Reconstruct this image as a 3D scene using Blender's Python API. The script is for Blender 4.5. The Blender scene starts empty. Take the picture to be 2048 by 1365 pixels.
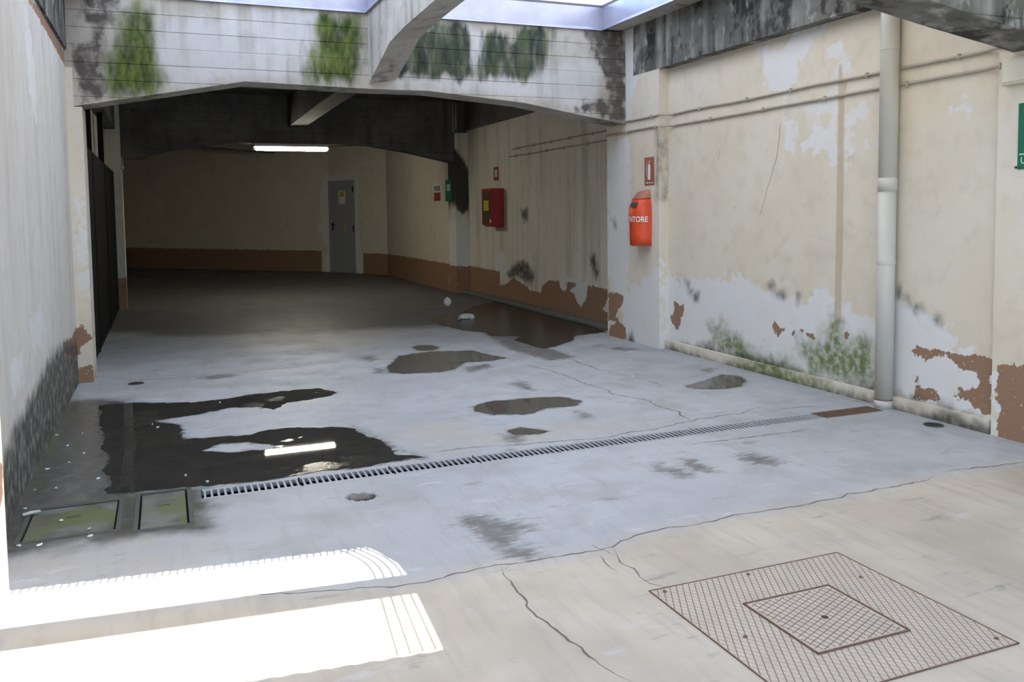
import bpy, bmesh, math, random
import numpy as np
from mathutils import Vector, Matrix

random.seed(7)
rng = np.random.default_rng(7)
scene = bpy.context.scene
COL = scene.collection

# ------------------------------------------------------------------ camera
cam_data = bpy.data.cameras.new('camera')
cam = bpy.data.objects.new('camera', cam_data)
COL.objects.link(cam)
YAW, PITCH, ROLL = 0.384609, -0.0648575, -0.0130019
_f = Vector((math.sin(YAW) * math.cos(PITCH), math.cos(YAW) * math.cos(PITCH), math.sin(PITCH)))
_r = Vector((math.cos(YAW), -math.sin(YAW), 0))
_u = _r.cross(_f)
_r2 = math.cos(ROLL) * _r + math.sin(ROLL) * _u
_u2 = -math.sin(ROLL) * _r + math.cos(ROLL) * _u
cam.matrix_world = Matrix(((_r2.x, _u2.x, -_f.x, 0), (_r2.y, _u2.y, -_f.y, 0), (_r2.z, _u2.z, -_f.z, 1.4), (0, 0, 0, 1)))
cam_data.sensor_width = 36
cam_data.lens = 1720.15 / 2048 * 36
cam_data.shift_y = (532.93 - 682.5) / 2048
cam_data.clip_end = 300
scene.camera = cam

# ------------------------------------------------------------------ sky, sun, exposure
SUN_SLOPE = Vector((0.26, 0.43, 1.0))            # direction towards the sun
world = bpy.data.worlds.new('sky')
scene.world = world
world.use_nodes = True
wn = world.node_tree
wn.nodes.clear()
sky = wn.nodes.new('ShaderNodeTexSky')
sky.sky_type = 'NISHITA'
sky.sun_disc = False
sky.sun_elevation = math.atan2(1.0, math.hypot(0.26, 0.43))
sky.sun_rotation = math.atan2(0.26, 0.43)
bg = wn.nodes.new('ShaderNodeBackground')
bg.inputs['Strength'].default_value = 0.30
wo = wn.nodes.new('ShaderNodeOutputWorld')
wn.links.new(sky.outputs[0], bg.inputs['Color'])
wn.links.new(bg.outputs[0], wo.inputs['Surface'])
sun_data = bpy.data.lights.new('sun', 'SUN')
sun_data.energy = 6.0
sun_data.color = (1.0, 0.93, 0.82)
sun_data.angle = math.radians(0.12)
sun = bpy.data.objects.new('sun', sun_data)
COL.objects.link(sun)
sun.location = SUN_SLOPE * 12
sun.rotation_euler = SUN_SLOPE.to_track_quat('Z', 'Y').to_euler()
scene.view_settings.view_transform = 'Standard'
scene.view_settings.look = 'None'
scene.view_settings.gamma = 1.0
scene.view_settings.use_curve_mapping = False
scene.view_settings.exposure = 1.22

scene.cycles.max_bounces = 5
scene.cycles.diffuse_bounces = 3
scene.cycles.glossy_bounces = 2
scene.cycles.transmission_bounces = 2
scene.cycles.caustics_reflective = False
scene.cycles.caustics_refractive = False

# ------------------------------------------------------------------ outlines of stains, puddles and paint, in metres
D = {}
D['puddle_big'] = [[(-0.496,6.968),(-0.276,6.955),(0.174,6.761),(0.352,6.788),(0.653,6.88),(0.751,6.874),(0.809,6.909),(0.962,6.898),(1.114,6.868),(1.22,6.67),(1.119,6.558),(0.977,6.492),(0.807,6.46),(0.678,6.274),(0.604,6.395),(0.407,6.488),(0.193,6.352),(-0.114,6.289),(-0.004,6.147),(0.051,6.062),(0.071,5.668),(0.167,5.65),(0.347,5.632),(0.463,5.604),(0.588,5.683),(0.713,5.695),(0.867,5.624),(1.052,5.537),(1.104,5.471),(1.128,5.269),(1.201,5.07),(1.204,4.888),(1.192,4.78),(1.328,4.673),(1.139,4.663),(0.95,4.625),(0.709,4.646),(0.606,4.625),(0.372,4.601),(0.134,4.655),(-0.152,4.68),(-0.308,4.717),(-0.303,4.944),(-0.349,5.157),(-0.333,5.435),(-0.396,5.733),(-0.388,6.04),(-0.452,6.326),(-0.444,6.602)]]
D['puddle_island'] = [[(0.161,5.345),(0.279,5.483),(0.41,5.435),(0.528,5.355),(0.582,5.282),(0.559,5.208),(0.43,5.233),(0.289,5.24)]]
D['puddle_c'] = [[(2.012,5.73),(2.106,5.809),(2.217,5.846),(2.49,5.828),(2.673,5.779),(2.75,5.724),(2.787,5.576),(2.684,5.464),(2.436,5.478),(2.297,5.379),(2.067,5.455),(1.988,5.589)]]
D['puddle_d'] = [[(1.834,7.561),(1.981,7.863),(2.096,8.117),(2.429,8.215),(2.832,8.082),(2.907,7.713),(2.982,7.55),(2.808,7.454),(2.55,7.493),(2.327,7.184),(2.192,7.12),(1.857,7.206),(1.795,7.313)]]
D['puddle_e'] = [[(2.347,8.572),(2.445,8.67),(2.549,8.618),(2.595,8.448),(2.492,8.286),(2.378,8.309),(2.336,8.399)]]
D['puddle_f'] = [[(3.18,10.771),(3.717,11.097),(4.232,11.933),(4.814,12.41),(4.765,10.599),(4.726,9.195),(4.654,8.657),(4.2,8.538),(3.985,8.197),(3.779,8.034),(3.533,7.869),(3.5,8.175),(3.478,8.534),(3.64,8.782),(3.354,8.971),(3.401,9.258),(3.234,9.484),(3.131,10.133)]]
D['puddle_g'] = [[(3.764,5.701),(3.89,5.749),(4.176,5.884),(4.289,5.973),(4.392,5.874),(4.322,5.675),(4.137,5.501),(3.908,5.506),(3.798,5.58)]]
D['puddle_h'] = [[(1.986,5.019),(2.087,5.055),(2.212,4.9),(2.144,4.864),(1.992,4.908)]]
D['damp'] = [[(-0.992,7.427),(-0.67,7.274),(-0.28,7.089),(-0.132,6.488),(-0.148,5.522),(-0.109,4.653),(0.177,4.636),(0.129,3.986),(-0.241,4.023),(-0.628,4.017),(-0.91,4.142),(-1.031,4.944),(-1.015,5.921)],[(-0.437,6.941),(-0.481,6.492),(-0.364,5.287),(-0.316,4.737),(0.134,4.655),(-0.152,4.68),(-0.12,5.509),(-0.129,6.281)]]
D['stain'] = [[(1.203,3.641),(1.259,3.665),(1.349,3.61),(1.388,3.524),(1.438,3.468),(1.478,3.41),(1.401,3.38),(1.358,3.373),(1.33,3.294),(1.374,3.158),(1.339,3.101),(1.234,3.164),(1.247,3.243),(1.224,3.311),(1.214,3.469)],[(2.434,4.029),(2.484,4.016),(2.459,3.917),(2.516,3.931),(2.517,3.851),(2.551,3.797),(2.498,3.737),(2.439,3.764),(2.427,3.816),(2.414,3.869),(2.395,3.888)],[(2.63,4.023),(2.691,4.016),(2.684,3.894),(2.681,3.767),(2.637,3.758),(2.597,3.815),(2.591,3.876)],[(2.961,3.957),(3.049,3.96),(3.088,3.877),(3.113,3.78),(3.039,3.732),(2.966,3.765),(2.934,3.831)],[(4.109,7.615),(4.29,7.63),(4.39,7.404),(4.175,7.375)],[(4.079,7.883),(4.171,7.836),(4.064,7.744)],[(2.564,6.388),(2.679,6.423),(2.663,6.209),(2.631,6.057),(2.575,6.125)],[(3.441,9.715),(3.763,9.547),(3.593,8.128),(3.582,7.284),(3.29,7.216),(3.192,7.97)],[(1.722,8.207),(1.852,8.238),(1.843,7.991),(1.733,7.926)],[(1.711,7.622),(1.775,7.508),(1.739,7.264),(1.67,7.348)],[(2.467,7.251),(2.711,7.327),(2.698,7.165),(2.428,7.004)],[(2.6,5.334),(2.658,5.257),(2.645,5.12),(2.572,5.123)],[(4.938,6.039),(4.963,5.844),(4.733,5.757)],[(4.269,6.235),(4.426,6.237),(4.266,6.083)],[(1.098,5.603),(1.167,5.318),(1.248,4.88),(1.336,4.659),(1.193,5.024)],[(0.229,7.822),(0.499,7.867),(0.572,7.73),(0.323,7.655)],[(1.778,4.578),(1.864,4.596),(1.897,4.523),(1.817,4.482)],[(1.907,4.948),(2.025,4.866),(1.932,4.683),(1.9,4.722)]]
D['mossf'] = [[(-0.175,4.657),(0.093,4.656),(0.09,4.083),(-0.169,4.119)],[(-0.468,4.611),(-0.245,4.59),(-0.227,4.144),(-0.408,4.16),(-0.533,4.418)],[(-0.729,4.808),(-0.721,6.452),(-0.687,7.48),(-0.617,7.249),(-0.647,6.0),(-0.672,4.703)]]
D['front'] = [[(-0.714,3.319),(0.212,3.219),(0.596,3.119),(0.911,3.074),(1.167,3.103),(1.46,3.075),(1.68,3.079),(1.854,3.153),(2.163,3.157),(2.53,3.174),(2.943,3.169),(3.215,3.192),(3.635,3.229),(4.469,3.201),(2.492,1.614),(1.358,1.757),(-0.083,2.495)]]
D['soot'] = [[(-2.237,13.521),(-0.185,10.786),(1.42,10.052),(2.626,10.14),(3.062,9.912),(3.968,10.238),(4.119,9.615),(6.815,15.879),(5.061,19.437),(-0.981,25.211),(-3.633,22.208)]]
D['pothole'] = [[(0.787,4.189),(0.829,4.212),(0.913,4.191),(0.939,4.138),(0.909,4.086),(0.85,4.073),(0.798,4.12)]]
D['worn'] = [[(-0.641,4.11),(-0.244,4.087),(0.11,4.047),(0.109,3.635),(0.083,3.439),(-0.273,3.571),(-0.576,3.587)],[(1.34,5.49),(1.721,5.386),(1.942,5.039),(2.354,5.016),(3.086,4.852),(3.123,4.73),(2.829,4.682),(2.45,4.644),(2.013,4.719),(1.5,4.706),(1.286,4.692)],[(1.446,8.846),(2.273,8.795),(2.46,10.484),(1.386,11.604),(0.442,10.12)]]
D['cracks'] = [[(0.212,3.219),(0.352,3.198),(0.49,3.147),(0.596,3.119),(0.775,3.077),(0.911,3.074),(1.038,3.093),(1.167,3.103),(1.312,3.091),(1.46,3.075),(1.62,3.077),(1.68,3.079),(1.743,3.128),(1.854,3.153),(1.989,3.169),(2.163,3.157),(2.393,3.178),(2.53,3.174),(2.721,3.162),(2.943,3.169),(3.045,3.203),(3.139,3.185),(3.215,3.192),(3.359,3.186),(3.47,3.205),(3.57,3.195),(3.635,3.229)],[(1.189,3.088),(1.172,3.009),(1.158,2.849),(1.145,2.703),(1.155,2.618),(1.172,2.534),(1.182,2.421),(1.183,2.336),(1.198,2.281),(1.22,2.209),(1.238,2.159)],[(1.672,3.065),(1.652,3.007),(1.633,2.933),(1.653,2.857),(1.634,2.78),(1.641,2.719),(1.689,2.656)],[(3.512,7.381),(3.5,7.172),(3.485,6.945),(3.49,6.749),(3.491,6.563),(3.569,6.299)],[(3.003,7.183),(3.08,6.79),(3.113,6.496),(3.098,6.176),(3.128,6.007),(3.147,5.851),(3.113,5.686),(3.176,5.54),(3.233,5.419),(3.212,5.18),(3.243,4.998),(3.198,4.892),(3.188,4.729)],[(1.811,4.703),(2.059,4.673),(2.307,4.633),(2.523,4.61),(2.668,4.661),(2.825,4.656),(2.988,4.692),(3.265,4.768),(3.589,4.771),(3.782,4.86)],[(2.848,4.26),(3.06,4.26),(3.272,4.25),(3.527,4.248),(3.744,4.242)],[(3.865,4.771),(3.984,4.764),(4.111,4.755),(4.206,4.693)],[(-0.443,8.026),(-0.07,7.87),(0.19,7.866),(0.592,7.874),(0.815,7.923),(1.126,7.936)],[(1.617,3.137),(1.62,3.077),(1.642,3.022)],[(1.591,3.022),(1.577,2.932),(1.585,2.866)],[(3.631,6.125),(3.621,5.991),(3.616,5.794)],[(3.742,3.264),(3.922,3.249),(4.283,3.214)],[(1.364,4.734),(1.577,4.751),(1.823,4.733)]]
D['wr_brown'] = [[(4.335,0.413),(4.274,0.466),(4.213,0.44),(4.181,0.464),(4.063,0.448),(3.941,0.454),(3.805,0.462),(3.711,0.463),(3.673,0.436),(3.694,0.366),(3.745,0.349),(3.734,0.301),(3.706,0.272),(3.733,0.234),(3.702,0.114),(3.757,0.094),(3.854,0.133),(3.875,0.171),(3.949,0.161),(3.985,0.176),(3.946,0.24),(3.896,0.219),(3.857,0.235),(3.804,0.271),(3.811,0.321),(3.831,0.351),(3.899,0.357),(3.953,0.339),(3.974,0.379),(4.021,0.398),(4.063,0.426),(4.168,0.397),(4.211,0.358),(4.228,0.383),(4.3,0.386)],[(4.303,0.247),(4.269,0.248),(4.263,0.222),(4.291,0.217)],[(4.29,0.185),(4.196,0.188),(4.142,0.199),(4.109,0.142),(4.119,0.113),(4.183,0.109),(4.26,0.098),(4.294,0.114)],[(4.35,0.057),(4.26,0.084),(4.16,0.041),(4.315,0.036)],[(5.784,0.411),(5.742,0.45),(5.682,0.429),(5.599,0.412),(5.69,0.339)],[(5.529,0.393),(5.497,0.402),(5.501,0.363),(5.526,0.366)],[(5.418,0.423),(5.277,0.414),(5.254,0.359),(5.353,0.378)],[(4.95,0.456),(4.904,0.462),(4.922,0.404),(4.944,0.411)],[(7.234,0.483),(7.177,0.457),(7.069,0.461),(7.065,0.405),(7.109,0.337),(7.154,0.256),(7.177,0.197),(7.269,0.243),(7.315,0.327),(7.246,0.399)]]
D['wr_white'] = [[(7.703,0.866),(7.36,0.883),(7.315,0.726),(7.067,0.693),(6.889,0.754),(6.727,0.704),(6.524,0.769),(6.338,0.759),(6.188,0.813),(5.956,0.679),(5.8,0.705),(5.547,0.649),(5.355,0.666),(5.197,0.777),(5.105,0.731),(5.089,0.672),(4.9,0.679),(4.869,0.612),(4.626,0.595),(4.482,0.802),(4.365,0.748),(4.219,0.681),(4.107,0.638),(4.007,0.617),(3.97,0.477),(3.807,0.454),(3.702,0.409),(3.689,-0.097),(4.692,-0.099),(8.178,-0.193),(7.805,0.446)],[(5.921,2.729),(5.67,2.652),(5.575,2.678),(5.529,2.752),(5.393,2.798),(5.189,2.767),(5.133,2.726),(5.303,2.689),(5.405,2.606),(5.449,2.511),(5.509,2.375),(5.54,2.337),(5.634,2.307),(5.649,2.171),(5.584,2.111),(5.489,2.017),(5.488,1.923),(5.549,1.811),(5.614,1.89),(5.599,1.985),(5.641,2.138),(5.666,2.29),(5.867,2.403),(5.919,2.498),(5.938,2.644)],[(5.144,2.571),(5.049,2.651),(4.995,2.621),(5.006,2.498),(4.925,2.369),(5.004,2.362),(5.044,2.29),(5.048,1.68),(5.131,1.715),(5.175,1.818),(5.38,1.832),(5.441,1.878),(5.293,1.979),(5.178,2.019),(5.123,2.063),(5.325,2.135),(5.476,2.162),(5.181,2.229),(5.071,2.293),(5.087,2.453),(5.143,2.501)],[(4.947,2.141),(4.855,2.083),(4.866,1.988),(4.905,1.963),(4.916,1.868),(4.863,1.816),(4.928,1.772),(4.939,1.636),(4.974,1.735),(4.965,2.027)],[(4.856,2.15),(4.779,2.14),(4.741,2.07),(4.79,2.019),(4.842,2.062)],[(4.052,1.992),(3.999,2.029),(3.956,2.062),(3.911,1.986)],[(4.775,1.876),(4.712,1.861),(4.717,1.8),(4.761,1.822)],[(4.675,1.849),(4.62,1.849),(4.631,1.78),(4.662,1.801)]]
D['wr_rust'] = [[(5.039,2.439),(5.009,2.435),(5.002,2.314),(4.947,2.299),(4.98,2.213),(4.977,1.446),(4.988,0.554),(5.058,0.394),(5.053,1.074),(5.046,1.633),(5.045,2.185)]]
D['wr_moss'] = [[(5.431,0.304),(5.207,0.355),(5.076,0.544),(4.998,0.553),(4.92,0.413),(4.655,0.413),(4.626,0.113),(4.94,0.08),(5.314,0.091),(5.401,0.188)],[(6.646,0.296),(6.492,0.338),(6.234,0.271),(6.059,0.172),(5.669,0.138),(5.203,0.095),(5.201,-0.014),(5.667,-0.011),(6.127,-0.005),(6.491,0.109)]]
D['wr_dark'] = [[(7.707,-0.017),(6.646,0.123),(6.198,0.129),(5.668,0.113),(5.149,0.085),(4.649,0.109),(4.622,-0.084),(5.2,-0.093),(6.806,-0.128),(7.808,-0.111)],[(7.684,0.665),(7.605,0.825),(7.558,0.674),(7.645,0.59)],[(4.468,0.083),(4.215,0.106),(4.018,0.087),(3.693,0.072),(3.689,-0.067),(4.508,-0.095)],[(7.058,0.699),(6.99,0.684),(7.007,0.645)],[(6.99,0.607),(6.931,0.622),(6.939,0.564)],[(6.906,0.576),(6.831,0.592),(6.848,0.524),(6.906,0.528)],[(4.448,0.822),(4.43,0.79),(4.447,0.781)],[(4.383,0.777),(4.353,0.762),(4.364,0.72)],[(4.31,0.726),(4.277,0.722),(4.301,0.7)],[(4.147,0.669),(4.116,0.653),(4.131,0.632)],[(5.807,0.746),(5.769,0.757),(5.762,0.716)],[(5.705,0.68),(5.626,0.686),(5.638,0.669)],[(5.471,0.708),(5.448,0.702),(5.459,0.649)]]
D['pr_brown'] = [[(8.404,0.479),(8.158,0.493),(8.069,0.466),(8.075,0.389),(8.188,0.308),(8.232,0.219),(8.105,0.164),(8.022,0.132),(8.009,0.003),(8.425,-0.054),(8.364,0.112),(8.233,0.149),(8.247,0.183),(8.408,0.164)]]
D['pr_white'] = [[(8.403,2.159),(7.934,2.121),(7.897,1.495),(7.974,1.127),(7.947,0.545),(7.62,0.674),(7.332,0.893),(7.317,-0.105),(7.985,-0.21),(8.057,0.213),(8.422,0.618)],[(8.06,3.279),(7.752,3.243),(7.755,2.766),(7.891,2.324),(8.069,2.342)]]
D['pr_dark'] = [[(7.972,0.034),(7.877,0.1),(7.826,-0.026),(7.974,-0.1)],[(8.334,1.283),(8.211,1.251),(8.245,1.197)],[(7.383,2.175),(7.355,2.172),(7.367,1.511),(7.395,1.511)]]
D['np_brown'] = [[(3.64,0.435),(3.604,0.447),(3.511,0.459),(3.324,0.475),(3.308,-0.082),(3.638,-0.049),(3.645,0.102),(3.616,0.13),(3.618,0.206),(3.665,0.217),(3.657,0.319)]]
D['np_white'] = [[(3.716,0.364),(3.656,0.381),(3.645,0.224),(3.618,0.206),(3.616,0.13),(3.649,0.108),(3.659,-0.024),(3.679,-0.028),(3.678,0.218)]]
D['w2_brown'] = [[(12.833,0.187),(12.493,0.234),(12.22,0.284),(11.904,0.385),(11.464,0.312),(11.278,0.252),(10.917,0.246),(10.87,0.357),(10.654,0.435),(10.326,0.458),(10.288,0.367),(10.171,0.326),(10.054,0.386),(10.168,0.444),(9.938,0.469),(9.736,0.451),(9.94,0.395),(10.016,0.347),(9.867,0.318),(9.831,0.255),(9.687,0.171),(9.508,0.301),(9.505,0.461),(9.3,0.461),(8.942,0.45),(8.943,0.382),(9.105,0.198),(8.977,0.18),(8.95,-0.199),(9.802,-0.153),(12.848,-0.165)]]
D['w2_white'] = [[(10.285,0.47),(9.504,0.525),(9.471,0.431),(9.651,0.158),(9.832,0.206),(9.904,0.331),(10.171,0.309)],[(9.103,0.352),(8.943,0.382),(8.945,0.214),(9.105,0.182)],[(12.755,0.704),(12.31,0.743),(12.057,0.423),(12.719,0.176)]]
D['w2_dark'] = [[(12.214,0.432),(11.846,0.609),(11.548,0.681),(11.36,0.616),(11.134,0.464),(11.228,0.367),(11.462,0.359),(11.703,0.427),(12.059,0.364)],[(9.448,0.814),(9.294,0.852),(9.229,0.73),(9.198,0.639),(9.282,0.556),(9.364,0.692)],[(11.623,1.39),(11.383,1.408),(11.364,1.279),(11.483,1.223)],[(12.833,-0.025),(10.622,0.041),(8.984,-0.0),(8.987,-0.21),(12.842,-0.227)]]
D['p1_moss'] = [[(-0.243,3.105),(-0.153,3.143),(-0.076,3.085),(-0.064,2.862),(-0.02,2.703),(0.005,2.554),(-0.03,2.444),(-0.289,2.424),(-0.364,2.505),(-0.348,2.665),(-0.285,2.774)],[(1.407,3.18),(1.723,3.202),(1.742,3.006),(1.725,2.794),(1.673,2.604),(1.344,2.59),(1.289,2.68),(1.329,2.865),(1.335,3.095)]]
D['p1_algae'] = [[(2.088,2.718),(2.166,2.913),(2.294,3.076),(2.473,3.135),(2.474,3.208),(2.811,3.206),(2.849,2.73),(2.619,2.707),(2.112,2.701)],[(2.965,2.921),(2.995,3.145),(3.062,3.137),(3.248,3.061),(3.347,3.067),(3.243,2.723),(2.962,2.722)],[(3.141,3.03),(3.278,3.063),(3.307,3.203),(3.67,3.214),(3.64,3.06),(3.596,2.866),(3.467,2.708),(3.137,2.731)]]
D['p1_dark'] = [[(-0.639,2.817),(-0.429,2.829),(-0.454,2.681),(-0.396,2.451),(-0.427,2.386),(-0.582,2.349),(-0.612,2.547),(-0.642,2.733)],[(-0.543,3.083),(-0.331,3.098),(-0.335,3.003),(-0.509,2.971)],[(-0.547,3.207),(-0.287,3.228),(-0.291,3.122),(-0.533,3.104)],[(-0.499,2.982),(-0.403,2.988),(-0.398,2.873),(-0.487,2.826)],[(4.059,3.227),(4.222,3.289),(4.553,3.312),(4.548,2.316),(4.426,2.313),(4.275,2.349),(3.979,2.432),(4.039,2.512),(4.321,2.509),(4.338,2.72),(4.263,2.822),(4.161,3.025)]]
D['p1_white'] = [[(0.043,3.061),(0.865,3.175),(0.847,2.614),(0.708,2.607),(0.073,2.481),(0.009,2.683)],[(0.781,3.213),(1.362,3.234),(1.331,2.946),(1.28,2.748),(1.288,2.634),(0.762,2.61)],[(2.038,2.692),(3.069,2.715),(3.243,2.698),(3.342,2.702),(3.339,2.513),(2.799,2.555),(2.011,2.583)],[(3.137,2.718),(3.467,2.682),(3.595,2.854),(3.651,2.793),(3.724,2.899),(4.16,2.934),(4.278,2.823),(4.248,2.703),(4.126,2.371),(3.691,2.487),(3.134,2.555)],[(2.849,3.16),(2.982,3.169),(2.961,2.71),(2.855,2.73)]]
D['wl_dark'] = [[(8.654,0.117),(8.249,-0.149),(5.087,-0.038),(4.358,-0.093),(4.028,0.24),(4.566,0.358),(5.055,0.397),(5.666,0.445),(6.172,0.5),(6.907,0.477),(7.82,0.39)]]
D['wl_brown'] = [[(6.184,2.751),(7.071,2.776),(8.332,2.743),(8.04,2.638),(6.887,2.677),(5.95,2.698)],[(6.941,0.48),(7.18,0.465),(7.592,0.441),(7.909,0.482),(8.542,0.405),(8.431,0.196),(7.559,0.286),(6.98,0.412)]]
D['wl_white'] = [[(5.713,2.644),(5.974,2.525),(6.129,2.341),(6.11,1.97),(5.823,2.089),(5.735,2.422)],[(5.388,0.831),(5.812,0.843),(6.138,0.746),(5.847,0.627),(5.523,0.644)],[(4.678,0.719),(5.072,0.709),(5.105,0.546),(4.698,0.546)]]
D['lp_brown'] = [[(-0.712,0.472),(-0.655,0.489),(-0.584,0.37),(-0.662,0.321),(-0.692,0.23),(-0.72,0.283)],[(-0.696,0.133),(-0.593,0.154),(-0.581,-0.026),(-0.715,-0.057)]]
D['lp_white'] = [[(-0.631,1.535),(-0.583,1.617),(-0.584,1.033),(-0.58,0.738),(-0.652,0.826),(-0.652,1.202)]]
D['sun'] = [[(-0.573,3.675),(-0.292,3.654),(0.055,3.594),(0.281,3.586),(0.547,3.559),(0.79,3.54),(0.848,3.514),(0.885,3.438),(0.909,3.353),(0.912,3.247),(0.904,3.183),(0.846,3.187),(0.249,3.239),(-0.562,3.286)],[(-0.538,3.127),(0.234,3.077),(0.817,3.012),(0.867,3.004),(0.86,2.913),(0.821,2.71),(0.788,2.568),(0.689,2.557),(0.546,2.56),(0.232,2.591)]]
D['wall_cracks'] = [[(5.683,2.063),(5.712,1.864),(5.778,1.685),(5.853,1.523),(5.935,1.336)],[(6.499,1.919),(6.521,1.831)]]
D['litter'] = [[(0.09,6.118),(-0.113,6.168),(-0.081,6.066),(-0.528,6.105),(-0.588,5.809),(-0.48,5.581),(-0.679,6.121),(-0.484,4.374),(-0.367,5.001),(-0.656,4.925),(-0.559,4.916),(-0.661,4.621),(-0.344,4.1),(-0.616,4.105),(-0.535,4.08),(-0.543,5.4),(-0.641,5.311),(0.346,6.679),(0.066,4.87),(0.168,4.703),(0.764,7.563),(2.288,6.996),(3.589,6.216),(4.392,6.046),(-0.355,4.202)]]

# ------------------------------------------------------------------ helpers
def tag(o, label=None, cat=None, group=None, kind=None):
    if label: o['label'] = label
    if cat: o['category'] = cat
    if group: o['group'] = group
    if kind: o['kind'] = kind
    return o

def link(o, parent=None):
    COL.objects.link(o)
    if parent is not None:
        o.parent = parent
    return o

def empty(name, loc=(0, 0, 0)):
    o = bpy.data.objects.new(name, None)
    o.empty_display_size = 0.1
    o.location = loc
    return link(o)

def mesh_obj(name, verts, faces, mat, parent=None, smooth=False, attrs=None):
    """verts in world coordinates; a parent Empty carries only a translation."""
    v = np.asarray(verts, dtype=float).reshape(-1, 3)
    if parent is not None:
        off = np.array(parent.location)
        if parent.parent is not None:
            off = off + np.array(parent.parent.location)
        v = v - off
    me = bpy.data.meshes.new(name)
    me.from_pydata(v.tolist(), [], [tuple(int(i) for i in f) for f in faces])
    me.update()
    if attrs:
        for k, a in attrs.items():
            at = me.attributes.new(k, 'FLOAT', 'POINT')
            at.data.foreach_set('value', np.asarray(a, dtype=np.float32))
    if mat: me.materials.append(mat)
    if smooth:
        me.polygons.foreach_set('use_smooth', [True] * len(me.polygons))
    return link(bpy.data.objects.new(name, me), parent)

class Shape:
    def __init__(self): self.v = []; self.f = []
    def add(self, v, f):
        b = len(self.v); self.v += [tuple(p) for p in v]; self.f += [tuple(b + i for i in q) for q in f]; return self
    def box(self, lo, hi):
        x0, y0, z0 = lo; x1, y1, z1 = hi
        return self.add([(x0,y0,z0),(x1,y0,z0),(x1,y1,z0),(x0,y1,z0),(x0,y0,z1),(x1,y0,z1),(x1,y1,z1),(x0,y1,z1)],
                        [(0,3,2,1),(4,5,6,7),(0,1,5,4),(1,2,6,5),(2,3,7,6),(3,0,4,7)])
    def frame_box(self, o, a, b, c):
        o, a, b, c = map(Vector, (o, a, b, c))
        p = [o, o+a, o+a+b, o+b, o+c, o+a+c, o+a+b+c, o+b+c]
        return self.add(p, [(0,3,2,1),(4,5,6,7),(0,1,5,4),(1,2,6,5),(2,3,7,6),(3,0,4,7)])
    def bevel_box(self, lo, hi, r=0.005, seg=2):
        bm = bmesh.new()
        bmesh.ops.create_cube(bm, size=1)
        for w in bm.verts:
            w.co = Vector([(lo[i] + hi[i]) / 2 + w.co[i] * (hi[i] - lo[i]) for i in range(3)])
        bmesh.ops.bevel(bm, geom=bm.edges[:], offset=r, segments=seg, affect='EDGES', profile=0.5)
        bm.verts.index_update()
        self.add([w.co[:] for w in bm.verts], [[w.index for w in f.verts] for f in bm.faces]); bm.free()
        return self
    def tube(self, pts, r, n=10, caps=True):
        pts = [Vector(p) for p in pts]
        rs = r if isinstance(r, (list, tuple)) else [r] * len(pts)
        rings = []
        ref = None
        for i, p in enumerate(pts):
            t = (pts[min(i+1, len(pts)-1)] - pts[max(i-1, 0)]).normalized()
            if ref is None:
                ref = Vector((0, 0, 1)) if abs(t.z) < 0.9 else Vector((1, 0, 0))
            a = t.cross(ref).normalized(); b = a.cross(t).normalized(); ref = b
            rings.append([p + (a * math.cos(2*math.pi*k/n) + b * math.sin(2*math.pi*k/n)) * rs[i] for k in range(n)])
        v = [q for ring in rings for q in ring]; f = []
        for i in range(len(pts)-1):
            for k in range(n):
                f.append((i*n+k, i*n+(k+1) % n, (i+1)*n+(k+1) % n, (i+1)*n+k))
        if caps:
            f.append(tuple(range(n-1, -1, -1))); f.append(tuple((len(pts)-1)*n+k for k in range(n)))
        return self.add(v, f)
    def prism(self, poly, fn0, fn1):
        """polygon of 2-D points mapped by fn0 (one end) and fn1 (other end)"""
        n = len(poly); v = [fn0(*p) for p in poly] + [fn1(*p) for p in poly]
        f = [tuple(range(n)), tuple(range(2*n-1, n-1, -1))] + [(i, n+i, n+(i+1) % n, (i+1) % n) for i in range(n)]
        return self.add(v, f)
    def build(self, name, mat, parent=None, smooth=False):
        o = mesh_obj(name, self.v, self.f, mat, parent, smooth)
        bm = bmesh.new(); bm.from_mesh(o.data); bmesh.ops.recalc_face_normals(bm, faces=bm.faces); bm.to_mesh(o.data); bm.free()
        return o

def sdf(P, polys, cap=0.3):
    out = np.full(len(P), -cap)
    for poly in polys:
        q = np.asarray(poly, float)
        lo, hi = q.min(0) - cap, q.max(0) + cap
        idx = np.nonzero((P[:, 0] > lo[0]) & (P[:, 0] < hi[0]) & (P[:, 1] > lo[1]) & (P[:, 1] < hi[1]))[0]
        if len(idx) == 0: continue
        p = P[idx]
        d2 = np.full(len(p), 1e9); ins = np.zeros(len(p), bool)
        for a, b in zip(q, np.roll(q, -1, 0)):
            e = b - a; w = p - a
            t = np.clip((w @ e) / max(e @ e, 1e-9), 0, 1)
            dd = w - t[:, None] * e
            d2 = np.minimum(d2, (dd ** 2).sum(1))
            c = (a[1] <= p[:, 1]) != (b[1] <= p[:, 1])
            if abs(e[1]) > 1e-12:
                ins ^= c & (p[:, 0] < a[0] + (p[:, 1] - a[1]) / e[1] * e[0])
        d = np.sqrt(d2)
        out[idx] = np.maximum(out[idx], np.clip(np.where(ins, d, -d), -cap, cap))
    return out

def outline_values(C, masks):
    # signed distance to each outline, stored + 1 so that a mesh without that outline reads as 'far outside'
    return {k: sdf(C, D[n] if isinstance(n, str) else n) + 1.0 for k, n in masks.items()}

def span(a, b, step, extra=()):
    n = max(1, int(round((b - a) / step)))
    s = np.concatenate([np.linspace(a, b, n + 1), [e for e in extra if a < e < b]])
    s = np.unique(np.round(s, 5))
    return s

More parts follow.
